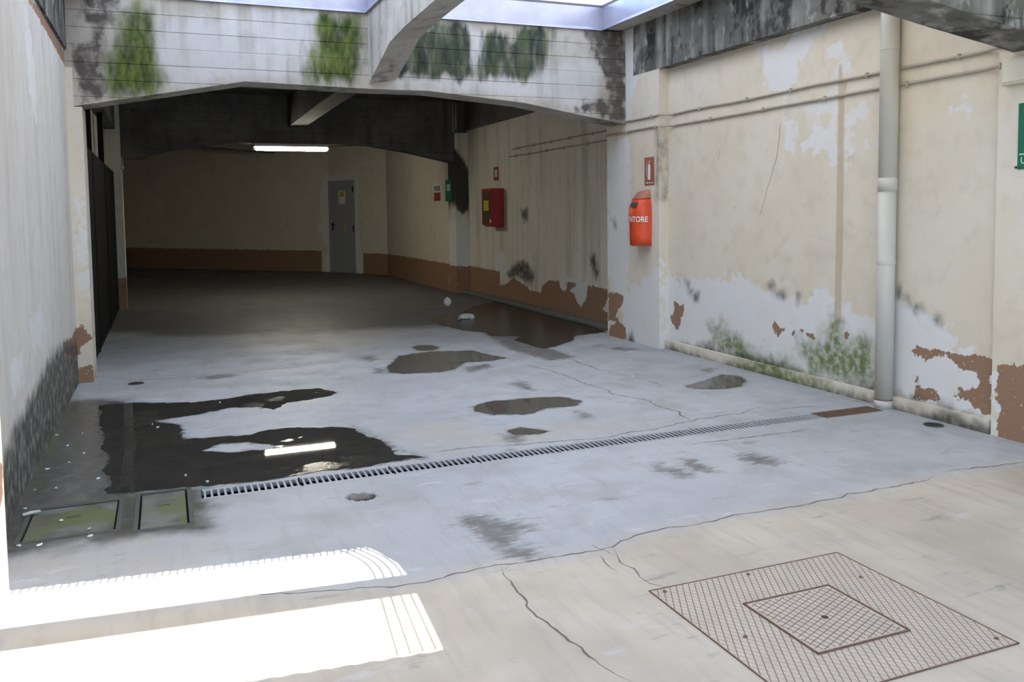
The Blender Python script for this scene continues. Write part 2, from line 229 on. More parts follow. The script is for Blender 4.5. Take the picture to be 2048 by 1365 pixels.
def grid_box(name, lo, hi, mat, masks, axis, step=0.03, parent=None, skip_back=True):
    """box whose faces are finely divided so that paint / moss outlines can be carried as vertex values.
    axis 'x': outlines are in (y, z); axis 'y': outlines are in (x, z)."""
    V = []; F = []
    ax = 0 if axis == 'x' else 1
    def face(fa, val, flip):
        oth = [i for i in range(3) if i != fa]
        us = span(lo[oth[0]], hi[oth[0]], step); vs = span(lo[oth[1]], hi[oth[1]], step)
        U, W = np.meshgrid(us, vs, indexing='ij')
        P = np.zeros((U.size, 3)); P[:, fa] = val; P[:, oth[0]] = U.ravel(); P[:, oth[1]] = W.ravel()
        b = sum(len(x) for x in V); V.append(P)
        i, j = np.meshgrid(np.arange(len(us)-1), np.arange(len(vs)-1), indexing='ij')
        a = (b + i * len(vs) + j).ravel(); n = len(vs)
        q = np.stack([a, a + n, a + n + 1, a + 1], 1)
        if flip: q = q[:, ::-1]
        F.extend(q.tolist())
    face(0, lo[0], True); face(0, hi[0], False)
    face(1, lo[1], False); face(1, hi[1], True)
    face(2, hi[2], False); face(2, lo[2], True)
    P = np.concatenate(V)
    C = P[:, [1, 2]] if axis == 'x' else P[:, [0, 2]]
    return mesh_obj(name, P, F, mat, parent, attrs=outline_values(C, masks))

# ------------------------------------------------------------------ materials
class NG:
    def __init__(self, name):
        self.mat = bpy.data.materials.new(name); self.mat.use_nodes = True
        self.t = self.mat.node_tree; self.t.nodes.clear()
        self.out = self.t.nodes.new('ShaderNodeOutputMaterial')
        self.pos = self.t.nodes.new('ShaderNodeNewGeometry').outputs['Position']
    def put(self, sock, v):
        if isinstance(v, bpy.types.NodeSocket): self.t.links.new(v, sock)
        elif isinstance(v, (tuple, list)) and len(v) == 3 and sock.type == 'RGBA': sock.default_value = (*v, 1)
        else: sock.default_value = v
    def node(self, typ, props=None, **ins):
        n = self.t.nodes.new(typ)
        for k, v in (props or {}).items(): setattr(n, k, v)
        for k, v in ins.items(): self.put(n.inputs[k.replace('_', ' ')], v)
        return n
    def noise(self, scale, detail=4, stretch=None, rough=0.55, seed=0.0):
        vec = self.pos
        m = self.node('ShaderNodeMapping', None, Vector=vec)
        m.inputs['Scale'].default_value = stretch or (1, 1, 1)
        m.inputs['Location'].default_value = (seed, seed * 0.7, seed * 1.3)
        return self.node('ShaderNodeTexNoise', None, Vector=m.outputs[0], Scale=scale, Detail=min(detail, 4 if scale < 6 else 3), Roughness=rough).outputs['Fac']
    def math(self, op, a, b=0.0, c=0.0, clamp=False):
        if a is None or b is None: return None
        n = self.t.nodes.new('ShaderNodeMath'); n.operation = op; n.use_clamp = clamp
        for s, v in zip(n.inputs, (a, b, c)): self.put(s, v)
        return n.outputs[0]
    def ramp(self, v, a, b, lo=0.0, hi=1.0):
        n = self.t.nodes.new('ShaderNodeMapRange'); n.interpolation_type = 'SMOOTHSTEP'
        self.put(n.inputs['Value'], v)
        n.inputs['From Min'].default_value = a; n.inputs['From Max'].default_value = b
        n.inputs['To Min'].default_value = lo; n.inputs['To Max'].default_value = hi
        return n.outputs[0]
    outlines = None
    def mask(self, attr, amp, scale, soft, stretch=None, detail=5, bias=0.0, seed=0.0):
        if self.outlines is not None and attr not in self.outlines: return None
        a = self.node('ShaderNodeAttribute', {'attribute_name': attr}).outputs['Fac']
        n = self.math('MULTIPLY', self.math('SUBTRACT', self.noise(scale, detail, stretch, 0.62, seed), 0.5), amp)
        return self.ramp(self.math('ADD', self.math('ADD', a, n), bias - 1.0), -soft, soft)
    def mix(self, f, a, b, mode='MIX'):
        if f is None: return a
        n = self.t.nodes.new('ShaderNodeMix'); n.data_type = 'RGBA'; n.blend_type = mode; n.clamp_factor = True
        self.put(n.inputs[0], f); self.put(n.inputs[6], a); self.put(n.inputs[7], b)
        return n.outputs[2]
    def fmix(self, f, a, b):
        n = self.t.nodes.new('ShaderNodeMix'); n.data_type = 'FLOAT'
        self.put(n.inputs[0], f); self.put(n.inputs[2], a); self.put(n.inputs[3], b)
        return n.outputs[0]
    def bump(self, h, strength=0.5, dist=0.01, normal=None):
        n = self.node('ShaderNodeBump', None, Height=h); n.inputs['Strength'].default_value = strength; n.inputs['Distance'].default_value = dist
        if normal is not None: self.put(n.inputs['Normal'], normal)
        return n.outputs[0]
    def finish(self, color, rough=0.7, normal=None, metallic=0.0, spec=0.5, ior=1.5, emit=None, emit_s=0.0):
        p = self.t.nodes.new('ShaderNodeBsdfPrincipled')
        self.put(p.inputs['Base Color'], color); self.put(p.inputs['Roughness'], rough); self.put(p.inputs['Metallic'], metallic)
        p.inputs['Specular IOR Level'].default_value = spec; p.inputs['IOR'].default_value = ior
        if normal is not None: self.put(p.inputs['Normal'], normal)
        if emit is not None:
            self.put(p.inputs['Emission Color'], emit); p.inputs['Emission Strength'].default_value = emit_s
        self.t.links.new(p.outputs[0], self.out.inputs['Surface'])
        return self.mat

def simple(name, col, rough=0.6, metallic=0.0, var=0.12, scale=20, spec=0.5, emit=None, emit_s=0.0):
    g = NG(name)
    n = g.noise(scale, 4)
    c = g.mix(n, tuple(max(0, k * (1 - var)) for k in col), tuple(min(1, k * (1 + var)) for k in col))
    return g.finish(c, rough, g.bump(n, 0.15, 0.002), metallic, spec, emit=emit, emit_s=emit_s)

def plaster(name, paint_a, paint_b, white=(0.74, 0.73, 0.71), brown=(0.31, 0.185, 0.115), streak=0.0, streak_col=(0.26, 0.24, 0.20), seed=0.0, outlines=('white', 'brown', 'dark')):
    g = NG(name); g.outlines = outlines
    big = g.noise(1.1, 7, rough=0.65, seed=seed); mid = g.noise(7, 5, seed=seed + 3); fine = g.noise(70, 3)
    c = g.mix(g.ramp(big, 0.3, 0.7), paint_a, paint_b)
    c = g.mix(g.ramp(mid, 0.45, 0.8, 0, 0.45), c, tuple(k * 0.80 for k in paint_a))
    c = g.mix(g.ramp(g.noise(2.6, 6, (1, 1, 0.5), seed=seed + 14), 0.52, 0.75, 0, 0.4), c, tuple(min(1, k) for k in (white[0], white[1] * 0.98, white[2] * 0.94)))
    if streak:
        s = g.noise(5, 5, (1, 1, 0.10), seed=seed + 9)
        c = g.mix(g.ramp(s, 0.48, 0.72, 0, streak), c, streak_col)
        s2 = g.noise(16, 4, (1, 1, 0.05), seed=seed + 4)
        c = g.mix(g.ramp(s2, 0.5, 0.75, 0, streak * 0.8), c, streak_col)
    w = g.mask('white', 0.36, 9, 0.012, seed=seed, detail=8)
    c = g.mix(g.math('MULTIPLY', w, g.ramp(mid, 0.2, 0.6, 0.65, 1.0)), c, white)
    b = g.mask('brown', 0.095, 22, 0.003, seed=seed + 5, detail=7)
    b = g.math('MULTIPLY', b, g.ramp(g.noise(38, 3, seed=seed + 1), 0.68, 0.70, 1.0, 0.0))
    c = g.mix(b, c, g.mix(fine, tuple(k * 0.85 for k in brown), tuple(k * 1.1 for k in brown)))
    r = g.mask('rust', 0.03, 9, 0.012, (1, 1, 0.3))
    c = g.mix(g.math('MULTIPLY', r, 0.5), c, (0.40, 0.27, 0.12))
    m = g.mask('moss', 0.34, 7, 0.12, seed=seed)
    mc = g.mix(g.noise(28, 4), (0.06, 0.085, 0.02), (0.24, 0.29, 0.09))
    c = g.mix(g.math('MULTIPLY', m, g.ramp(g.noise(20, 5), 0.3, 0.62, 0.45, 0.97)), c, mc)
    bn = g.mask('burn', 0.05, 9, 0.035)
    c = g.mix(g.math('MULTIPLY', bn, 0.95), c, (0.030, 0.029, 0.029))
    d = g.mask('dark', 0.17, 7, 0.06, (1, 1, 0.75), seed=seed + 2)
    c = g.mix(g.math('MULTIPLY', d, g.ramp(g.noise(14, 6), 0.25, 0.6, 0.62, 0.97)), c, (0.07, 0.066, 0.054))
    # specks of flaked paint
    sp = g.ramp(g.noise(31, 2, seed=seed + 8), 0.74, 0.78)
    c = g.mix(g.math('MULTIPLY', sp, 0.6), c, (0.30, 0.26, 0.22))
    h = g.math('ADD', g.math('MULTIPLY', fine, 0.35), g.math('MULTIPLY', mid, 0.8))
    return g.finish(c, 0.78, g.bump(h, 0.55, 0.004), spec=0.3)

def concrete(name, ca, cb, streak=0.5, dark=(0.06, 0.055, 0.05), seed=0.0, rough=0.85, blotch=0.0, outlines=()):
    g = NG(name); g.outlines = outlines
    big = g.noise(1.6, 5, seed=seed); mid = g.noise(9, 6, seed=seed + 2); fine = g.noise(90, 3)
    c = g.mix(g.ramp(big, 0.3, 0.7), ca, cb)
    c = g.mix(g.ramp(mid, 0.5, 0.75, 0, 0.4), c, tuple(k * 0.6 for k in ca))
    if blotch:
        c = g.mix(g.ramp(g.noise(3.2, 9, (1, 1, 0.7), 0.7, seed + 7), 0.50, 0.60, 0, blotch), c, tuple(k * 0.28 for k in ca))
        c = g.mix(g.ramp(g.noise(3.6, 9, (1, 1, 0.6), 0.7, seed + 13), 0.54, 0.64, 0, blotch), c, (0.42, 0.41, 0.385))
    w = g.mask('white', 0.30, 7, 0.08, (1, 1, 0.5), seed=seed)
    c = g.mix(g.math('MULTIPLY', w, 0.55), c, (0.62, 0.63, 0.66))
    s = g.noise(6, 6, (1, 1, 0.08), seed=seed + 1)
    c = g.mix(g.math('MULTIPLY', g.ramp(s, 0.47, 0.7, 0, streak), g.ramp(g.noise(2.3, 4, seed=seed + 5), 0.35, 0.6, 0.25, 1.0)), c, dark)
    a = g.mask('algae', 0.30, 9, 0.05, (1, 1, 0.22), seed=seed, bias=0.02)
    c = g.mix(g.math('MULTIPLY', a, g.ramp(g.noise(11, 5, (1, 1, 0.3)), 0.2, 0.55, 0.6, 0.98)), c, g.mix(g.ramp(g.noise(9, 4, (1, 1, 0.3)), 0.35, 0.7), (0.018, 0.030, 0.026), (0.075, 0.095, 0.045)))
    m = g.mask('moss', 0.34, 7, 0.09, (1, 1, 0.35), seed=seed, bias=0.03)
    c = g.mix(g.math('MULTIPLY', m, g.ramp(g.noise(17, 5, (1, 1, 0.4)), 0.2, 0.55, 0.72, 1.0)), c, g.mix(g.ramp(g.noise(12, 6, (1, 1, 0.4)), 0.35, 0.7), (0.035, 0.055, 0.012), (0.125, 0.165, 0.032)))
    d = g.mask('dark', 0.24, 10, 0.04, (1, 1, 0.7), seed=seed + 6)
    c = g.mix(g.math('MULTIPLY', d, g.ramp(g.noise(9, 6), 0.25, 0.55, 0.35, 0.95)), c, (0.085, 0.075, 0.064))
    h = g.math('ADD', g.math('MULTIPLY', mid, 1.0), g.math('MULTIPLY', fine, 0.3))
    return g.finish(c, rough, g.bump(h, 0.6, 0.006), spec=0.25)

M = {}
M['wall_cream'] = plaster('cream_peeling_plaster', (0.70, 0.62, 0.48), (0.74, 0.67, 0.55), outlines=('white', 'brown', 'dark', 'rust', 'moss'))
M['wall_grey'] = plaster('greyed_plaster', (0.66, 0.62, 0.56), (0.72, 0.68, 0.61), streak=0.18, seed=3.0)
M['wall_pilaster'] = plaster('cream_pilaster_plaster', (0.73, 0.64, 0.50), (0.73, 0.67, 0.57), streak=0.12, streak_col=(0.42, 0.38, 0.33), seed=6.0)
M['wall_streaked'] = plaster('streaked_plaster', (0.76, 0.70, 0.60), (0.80, 0.75, 0.65), streak=0.36, seed=9.0, outlines=('white', 'brown', 'dark', 'burn'))
M['wall_back'] = plaster('cream_rear_plaster', (0.68, 0.61, 0.50), (0.72, 0.65, 0.54), seed=12.0, outlines=('white', 'brown'))
M['beam_pale'] = concrete('board_marked_concrete', (0.38, 0.35, 0.30), (0.50, 0.465, 0.41), 0.60, dark=(0.24, 0.22, 0.18), outlines=('white', 'algae', 'moss', 'dark'))
M['beam_dark'] = concrete('blackened_concrete', (0.105, 0.10, 0.095), (0.16, 0.155, 0.14), 0.6, seed=4.0)  # dark concrete tone for the beams behind the arch
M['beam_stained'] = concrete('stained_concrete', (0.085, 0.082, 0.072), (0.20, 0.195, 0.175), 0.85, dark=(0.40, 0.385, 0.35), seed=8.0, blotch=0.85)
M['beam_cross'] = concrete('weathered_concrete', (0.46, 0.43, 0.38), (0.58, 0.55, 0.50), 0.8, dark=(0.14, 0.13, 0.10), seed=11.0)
M['beam_soot'] = concrete('soot_black_concrete', (0.035, 0.033, 0.028), (0.075, 0.07, 0.058), 0.3, seed=19.0)  # darker copy of the beam concrete, shade under the ceiling put into its colour
M['ceiling'] = concrete('sooty_ceiling_concrete', (0.10, 0.098, 0.094), (0.15, 0.145, 0.135), 0.3, seed=15.0)  # dark concrete tone for the rear ceiling

def floor_material():
    g = NG('worn_floor_concrete')
    big = g.noise(0.55, 5); mid = g.noise(3.2, 6, seed=4); fine = g.noise(45, 4); broom = g.noise(9, 5, (3.0, 0.35, 1), seed=2)
    c = g.mix(g.ramp(big, 0.32, 0.68), (0.385, 0.395, 0.405), (0.48, 0.49, 0.50))
    c = g.mix(g.ramp(mid, 0.42, 0.75, 0, 0.55), c, (0.30, 0.29, 0.275))
    c = g.mix(g.ramp(broom, 0.5, 0.8, 0, 0.3), c, (0.27, 0.26, 0.25))
    c = g.mix(g.ramp(fine, 0.55, 0.8, 0, 0.3), c, (0.33, 0.31, 0.28))
    wo_ = g.mask('worn', 0.5, 4, 0.15)
    c = g.mix(g.math('MULTIPLY', wo_, g.ramp(mid, 0.3, 0.6, 0.2, 0.6)), c, (0.46, 0.42, 0.35))
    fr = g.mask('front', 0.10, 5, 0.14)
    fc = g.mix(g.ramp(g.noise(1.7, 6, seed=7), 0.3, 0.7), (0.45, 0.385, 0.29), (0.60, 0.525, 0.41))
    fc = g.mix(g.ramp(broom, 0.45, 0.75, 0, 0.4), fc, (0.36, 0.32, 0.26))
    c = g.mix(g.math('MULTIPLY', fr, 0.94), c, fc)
    scuff = g.noise(5, 8, (0.8, 2.6, 1), rough=0.68, seed=11)
    c = g.mix(g.ramp(scuff, 0.60, 0.74, 0, 0.6), c, (0.21, 0.20, 0.18))
    pale = g.noise(4, 7, (0.9, 2.0, 1), rough=0.66, seed=17)
    c = g.mix(g.ramp(pale, 0.60, 0.75, 0, 0.5), c, (0.60, 0.60, 0.60))
    so = g.mask('soot', 0.55, 1.6, 0.30)  # rear floor: dirt, plus the dimness behind the arch put into the colour
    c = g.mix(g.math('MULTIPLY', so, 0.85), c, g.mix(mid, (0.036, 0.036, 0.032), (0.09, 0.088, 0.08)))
    d = g.mask('damp', 0.35, 5, 0.12)
    c = g.mix(g.math('MULTIPLY', d, g.ramp(g.noise(13, 5), 0.25, 0.6, 0.80, 0.98)), c, g.mix(g.noise(7, 6), (0.040, 0.038, 0.032), (0.105, 0.095, 0.078)))
    mo = g.mask('moss', 0.25, 8, 0.07)
    c = g.mix(g.math('MULTIPLY', mo, g.ramp(g.noise(15, 5), 0.35, 0.65, 0.1, 0.75)), c, (0.14, 0.15, 0.07))
    s = g.mask('stain', 0.26, 13, 0.05, (0.9, 2.4, 1), detail=7)
    c = g.mix(g.math('MULTIPLY', s, g.ramp(g.noise(10, 4), 0.25, 0.55, 0.55, 0.9)), c, (0.135, 0.125, 0.11))
    w = g.mask('wet', 0.16, 11, 0.03, (1.0, 2.0, 1), bias=0.012)
    c = g.mix(g.math('MULTIPLY', w, 0.9), c, (0.085, 0.08, 0.07))
    ho = g.mask('hole', 0.03, 20, 0.01)
    c = g.mix(ho, c, g.mix(g.noise(60, 3), (0.03, 0.028, 0.025), (0.15, 0.14, 0.12)))
    r = g.fmix(w, g.fmix(d, g.ramp(mid, 0.3, 0.7, 0.46, 0.64), 0.30), 0.20)
    r = g.fmix(ho, r, 0.15)
    h = g.math('ADD', g.math('MULTIPLY', fine, 0.5), g.math('MULTIPLY', broom, 0.5))
    return g.finish(c, r, g.bump(h, 0.35, 0.004), spec=0.5)
M['floor'] = floor_material()

def water_material(name, ca, cb):
    g = NG(name)
    n = g.noise(5, 4); sp = g.noise(120, 2)
    c = g.mix(n, ca, cb)
    film = g.ramp(g.noise(2.6, 4, seed=5), 0.54, 0.62)
    r = g.math('ADD', g.math('MULTIPLY', film, g.ramp(sp, 0.4, 0.6, 0.05, 0.22)), 0.015)
    return g.finish(c, r, None, spec=0.5, ior=1.34)
M['water'] = water_material('standing_water', (0.026, 0.025, 0.022), (0.060, 0.056, 0.046))
M['muddy'] = water_material('muddy_water', (0.075, 0.070, 0.060), (0.125, 0.115, 0.095))
M['wet_film'] = simple('black_wet_film', (0.020, 0.019, 0.016), 0.24, 0, 0.5, 5, spec=0.35)
M['plate_pale'] = simple('pale_plate_ribs', (0.40, 0.335, 0.26), 0.7, 0.0, 0.2, 30)
M['galvanised'] = simple('galvanised_steel', (0.42, 0.42, 0.43), 0.5, 0.2, 0.2, 12)
M['rusty'] = simple('rusted_steel', (0.18, 0.105, 0.07), 0.8, 0.1, 0.5, 18)
M['channel'] = simple('dark_drain_silt', (0.018, 0.017, 0.015), 0.9)
M['crack'] = simple('crack_dirt', (0.15, 0.135, 0.115), 0.95, 0, 0.4, 40)
M['plate'] = simple('rusty_beige_plate', (0.52, 0.44, 0.345), 0.75, 0.0, 0.16, 9)
M['plate_bar'] = simple('dark_plate_ribs', (0.21, 0.165, 0.13), 0.7, 0.0, 0.3, 30)
def mossy_cover():
    g = NG('mossy_cover_concrete')
    c = g.mix(g.ramp(g.noise(5, 6), 0.36, 0.62), (0.075, 0.065, 0.048), (0.16, 0.165, 0.14))
    c = g.mix(g.ramp(g.noise(4, 5, seed=5), 0.45, 0.6, 0, 0.85), c, (0.12, 0.13, 0.035))
    return g.finish(c, 0.5, g.bump(g.noise(60, 3), 0.4, 0.003))
M['cover_moss'] = mossy_cover()
M['cover_frame'] = simple('dirty_cover_frame', (0.075, 0.078, 0.066), 0.7, 0.0, 0.4, 25)
M['red_vinyl'] = simple('red_orange_vinyl', (0.72, 0.075, 0.022), 0.42, 0, 0.18, 7)
M['red_dull'] = simple('faded_vinyl_flap', (0.42, 0.17, 0.12), 0.6, 0, 0.2, 14)
M['dark_mark'] = simple('dark_grey_patch', (0.06, 0.05, 0.05), 0.6)
M['white_print'] = simple('white_print', (0.80, 0.79, 0.77), 0.5, 0, 0.04)
M['sign_red'] = simple('sign_red_enamel', (0.30, 0.045, 0.025), 0.4, 0, 0.1)
M['sign_green'] = simple('sign_green_enamel', (0.012, 0.14, 0.075), 0.4, 0, 0.1)
M['sign_mint'] = simple('sign_pale_mint', (0.50, 0.66, 0.58), 0.5, 0, 0.05)
M['cabinet_red'] = simple('cabinet_red_paint', (0.34, 0.018, 0.016), 0.4, 0, 0.12)
M['cabinet_dark'] = simple('cabinet_smoked_panel', (0.10, 0.085, 0.04), 0.2, 0, 0.3, 6)
M['yellow'] = simple('warning_yellow', (0.62, 0.46, 0.03), 0.5, 0, 0.08)
M['door_grey'] = simple('grey_door_paint', (0.34, 0.35, 0.39), 0.5, 0, 0.06, 4)
M['black'] = simple('black_plastic', (0.02, 0.02, 0.02), 0.5)
M['gate_black'] = simple('black_sheet_metal', (0.012, 0.013, 0.013), 0.8, 0.0, 0.3, 3, spec=0.08)
M['pipe_paint'] = simple('cream_grey_pipe_plastic', (0.60, 0.57, 0.50), 0.45, 0, 0.08, 5)
M['cable'] = simple('painted_conduit', (0.40, 0.36, 0.29), 0.7, 0, 0.3, 12)
M['box_cream'] = simple('cream_painted_box', (0.66, 0.60, 0.48), 0.6, 0, 0.05, 6)
M['flashing'] = simple('lilac_grey_sheet_metal', (0.40, 0.40, 0.50), 0.32, 0.6, 0.3, 4)
M['paper'] = simple('white_paper', (0.82, 0.82, 0.82), 0.7, 0, 0.05)
M['leaf'] = simple('pale_scrap', (0.62, 0.60, 0.55), 0.7, 0, 0.2)
M['plastic'] = simple('clear_crumpled_plastic', (0.55, 0.58, 0.58), 0.12, 0, 0.35, 40)
M['lamp_body'] = simple('lamp_housing', (0.6, 0.58, 0.5), 0.5)
M['lamp_glow'] = simple('lamp_diffuser', (0.9, 0.85, 0.6), 0.4, emit=(1.0, 0.94, 0.78), emit_s=46.0)
M['wire'] = simple('steel_wire', (0.25, 0.25, 0.25), 0.5, 0.6)
M['timber'] = simple('grey_purlin', (0.3, 0.28, 0.25), 0.8)
M['kerb'] = simple('dirty_kerb_concrete', (0.17, 0.16, 0.14), 0.9, 0, 0.35, 14)

def sheet_material(name, tr, df):
    g = NG(name)
    t = g.node('ShaderNodeBsdfTranslucent'); t.inputs['Color'].default_value = (*tr, 1)
    d = g.node('ShaderNodeBsdfDiffuse'); d.inputs['Color'].default_value = (*df, 1)
    m = g.node('ShaderNodeMixShader'); m.inputs[0].default_value = 0.45
    g.t.links.new(t.outputs[0], m.inputs[1]); g.t.links.new(d.outputs[0], m.inputs[2])
    g.t.links.new(m.outputs[0], g.out.inputs['Surface'])
    return g.mat
M['sheet_blue'] = sheet_material('bluish_translucent_sheet', (0.72, 0.80, 0.92), (0.75, 0.8, 0.88))  # added sheet, blue tint cools the light on the far yard
M['sheet_cream'] = sheet_material('aged_translucent_sheet', (0.90, 0.82, 0.68), (0.8, 0.76, 0.68))  # added sheet, cream tint warms the light on the near yard

# ------------------------------------------------------------------ floor with its drain channel, pits and pothole
CH = (0.13, 4.52, 4.425, 4.585)                      # drain channel x0 x1 y0 y1
COVERS = [(-0.645, -0.225, 4.13, 4.61), (-0.175, 0.085, 4.08, 4.65)]
PLATE = (1.60, 2.48, 1.86, 2.66)
PUDDLES = ['puddle_big', 'puddle_c', 'puddle_d', 'puddle_e', 'puddle_f', 'puddle_g', 'puddle_h']

def build_floor():
    rects = [CH] + COVERS + [PLATE]
    ex = [v for r in rects for v in r[:2]]; ey = [v for r in rects for v in r[2:]]
    xs = np.unique(np.concatenate([[-6, -3, -1.2], span(-0.75, 4.95, 0.03, ex), [6, 9]]))
    ys = np.unique(np.concatenate([[-14, -8, -4, -1, 0.5], span(1.2, 13.2, 0.03, ey), span(13.2, 26.5, 0.35)[1:]]))
    X, Y = np.meshgrid(xs, ys, indexing='ij')
    P = np.stack([X.ravel(), Y.ravel(), np.zeros(X.size)], 1)
    C = P[:, :2]
    hole = sdf(C, D['pothole'])
    P[:, 2] = -0.028 * np.clip(hole / 0.04, 0, 1)
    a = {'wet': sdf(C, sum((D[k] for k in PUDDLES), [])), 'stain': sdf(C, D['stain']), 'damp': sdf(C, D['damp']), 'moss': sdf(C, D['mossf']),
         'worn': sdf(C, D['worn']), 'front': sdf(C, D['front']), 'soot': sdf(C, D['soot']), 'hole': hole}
    isl = sdf(C, D['puddle_island'])
    a['wet'] = np.minimum(a['wet'], -isl)
    a = {k: v + 1.0 for k, v in a.items()}
    F = []
    ny = len(ys)
    for i in range(len(xs) - 1):
        cx = (xs[i] + xs[i+1]) / 2
        for j in range(ny - 1):
            cy = (ys[j] + ys[j+1]) / 2
            if any(r[0] < cx < r[1] and r[2] < cy < r[3] for r in rects): continue
            b = i * ny + j
            F.append((b, b + ny, b + ny + 1, b + 1))
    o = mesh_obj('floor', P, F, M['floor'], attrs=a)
    tag(o, 'cracked grey concrete garage floor with wet patches and stains', 'floor', kind='structure')
    # pit linings below the drain, the covers and the plate
    for r, depth in [(CH, 0.12)] + [(c, 0.05) for c in COVERS] + [(PLATE, 0.05)]:
        x0, x1, y0, y1 = r; z = -depth
        s = Shape()
        s.add([(x0,y0,0),(x1,y0,0),(x1,y1,0),(x0,y1,0),(x0,y0,z),(x1,y0,z),(x1,y1,z),(x0,y1,z)], [(4,5,6,7),(0,1,5,4),(1,2,6,5),(2,3,7,6),(3,0,4,7)])
        mesh_obj('pit_lining', s.v, s.f, M['channel'], o)
    return o
FLOOR = build_floor()

def jag(poly, step, amp, closed=True):
    """subdivide an outline and roughen it"""
    q = [np.array(p, float) for p in poly]; out = []
    ph = [random.uniform(0, 6.28) for _ in range(6)]; run = 0.0
    def wob(s): return (0.34*math.sin(s*14 + ph[0]) + 0.30*math.sin(s*31 + ph[1] + 2*math.sin(s*5 + ph[4])) + 0.22*math.sin(s*67 + ph[2]) + 0.14*math.sin(s*131 + ph[3])) + 0.25*(random.random() - 0.5)
    n = len(q)
    for i in range(n if closed else n - 1):
        a, b = q[i], q[(i+1) % n]; L = np.linalg.norm(b - a); k = max(1, int(L / step))
        nn = np.array([-(b - a)[1], (b - a)[0]]) / max(L, 1e-6)
        for j in range(k):
            t = j / k
            out.append(a + (b - a) * t + nn * amp * 0.7 * wob(run + L * t) * (1.0 if j else 0.5))
        run += L
    if not closed: out.append(q[-1])
    return out

def crack(poly, w):
    pts = jag(poly, 0.028, 0.022, False)
    L = len(pts); v = []; f = []
    for i, p in enumerate(pts):
        t = pts[min(i+1, L-1)] - pts[max(i-1, 0)]; t = t / max(np.linalg.norm(t), 1e-6)
        nrm = np.array([-t[1], t[0]])
        ww = w * (0.45 + random.random()) * min(1, 0.15 + min(i, L-1-i) / 6)
        for s in (-1, 1):
            q = p + nrm * ww * s; v.append((q[0], q[1], 0.0006))
        v.append((p[0], p[1], 0.0009))
        if i:
            b = (i-1) * 3
            f += [(b, b+2, b+5, b+3), (b+2, b+1, b+4, b+5)]
    mesh_obj('crack', v, f, M['crack'], FLOOR)
for k, poly in enumerate(D['cracks']):
    crack(poly, 0.0034 if k in (0, 1, 2) else 0.0048)

# ------------------------------------------------------------------ walls and pilasters
def structure(o, label, cat): return tag(o, label, cat, kind='structure')
NONE = {}
wl = grid_box('wall_left', (-0.98, 3.6, 0), (-0.70, 8.0, 2.77), M['wall_grey'], {'dark': 'wl_dark', 'brown': 'wl_brown', 'white': 'wl_white'}, 'x', 0.03)
structure(wl, 'grey stained plaster wall on the left with black mould along its foot', 'wall')
wl2 = grid_box('wall_left_front', (-0.98, -2.5, 0), (-0.70, 3.2, 3.3), M['wall_cream'], NONE, 'x', 0.3)
structure(wl2, 'plaster wall on the left beside the viewer', 'wall')
wr = grid_box('wall_right', (4.66, 3.69, 0), (4.98, 7.35, 2.77), M['wall_cream'], {'brown': 'wr_brown', 'white': 'wr_white', 'rust': 'wr_rust', 'moss': 'wr_moss', 'dark': 'wr_dark'}, 'x', 0.022)
structure(wr, 'cream plaster wall on the right with peeling paint and green moss at its foot', 'wall')
wr2 = grid_box('wall_right_front', (4.66, -2.5, 0), (4.98, 3.2, 3.3), M['wall_cream'], NONE, 'x', 0.3)
structure(wr2, 'cream plaster wall on the right beside the viewer', 'wall')
w3 = grid_box('wall_right_rear', (4.85, 8.42, 0), (5.1, 14.3, 2.76), M['wall_streaked'], {'brown': D['w2_brown'] + [[(12.45, 0), (14.3, 0), (14.3, 0.47), (12.5, 0.45)]], 'white': 'w2_white', 'dark': 'w2_dark'}, 'x', 0.03)
structure(w3, 'streaked grimy plaster wall behind the concrete arch on the right', 'wall')
w4 = grid_box('wall_right_far', (4.605, 14.3, 0), (4.95, 18.9, 3.24), M['wall_back'], {'brown': [[(14.3, -1), (19.6, -1), (19.6, 0.47), (14.3, 0.49)]]}, 'x', 0.06)
structure(w4, 'cream wall with brown painted foot beyond the far column', 'wall')
w5 = grid_box('wall_left_rear', (-1.0, 8.35, 0), (-0.74, 14.0, 3.24), M['wall_grey'], {'brown': [[(8, -1), (14.2, -1), (14.2, 0.48), (8, 0.48)]]}, 'x', 0.06)
structure(w5, 'grey wall behind the black gate on the left', 'wall')
w6 = grid_box('wall_left_far', (-1.25, 14.3, 0), (-0.95, 25.8, 3.24), M['wall_back'], {'brown': [[(14, -1), (26, -1), (26, 0.5), (14, 0.5)]]}, 'x', 0.1)
structure(w6, 'dim left wall beyond the far column', 'wall')

def segment_wall(name, p0, p1, z0, z1, thick, mat, masks, step=0.05, parent=None):
    p0 = np.array(p0); p1 = np.array(p1); L = np.linalg.norm(p1 - p0); d = (p1 - p0) / L; n = np.array([-d[1], d[0]])   # n points to the back
    ss = span(0, L, step); zs = span(z0, z1, step)
    V = []; F = []; C = []
    for off, flip in ((0.0, False), (thick, True)):
        b = len(V)
        for s in ss:
            for z in zs:
                q = p0 + d * s + n * off; V.append((q[0], q[1], z)); C.append((s, z))
        nz = len(zs)
        for i in range(len(ss)-1):
            for j in range(nz-1):
                a = b + i*nz + j
                F.append((a, a+nz, a+nz+1, a+1) if not flip else (a, a+1, a+nz+1, a+nz))
    return mesh_obj(name, V, F, mat, parent, attrs=outline_values(np.array(C), masks))
A_, B_, C_, E_ = (-1.1, 25.6), (3.66, 20.51), (4.10, 19.68), (4.66, 18.62)
LAB = math.dist(A_, B_)
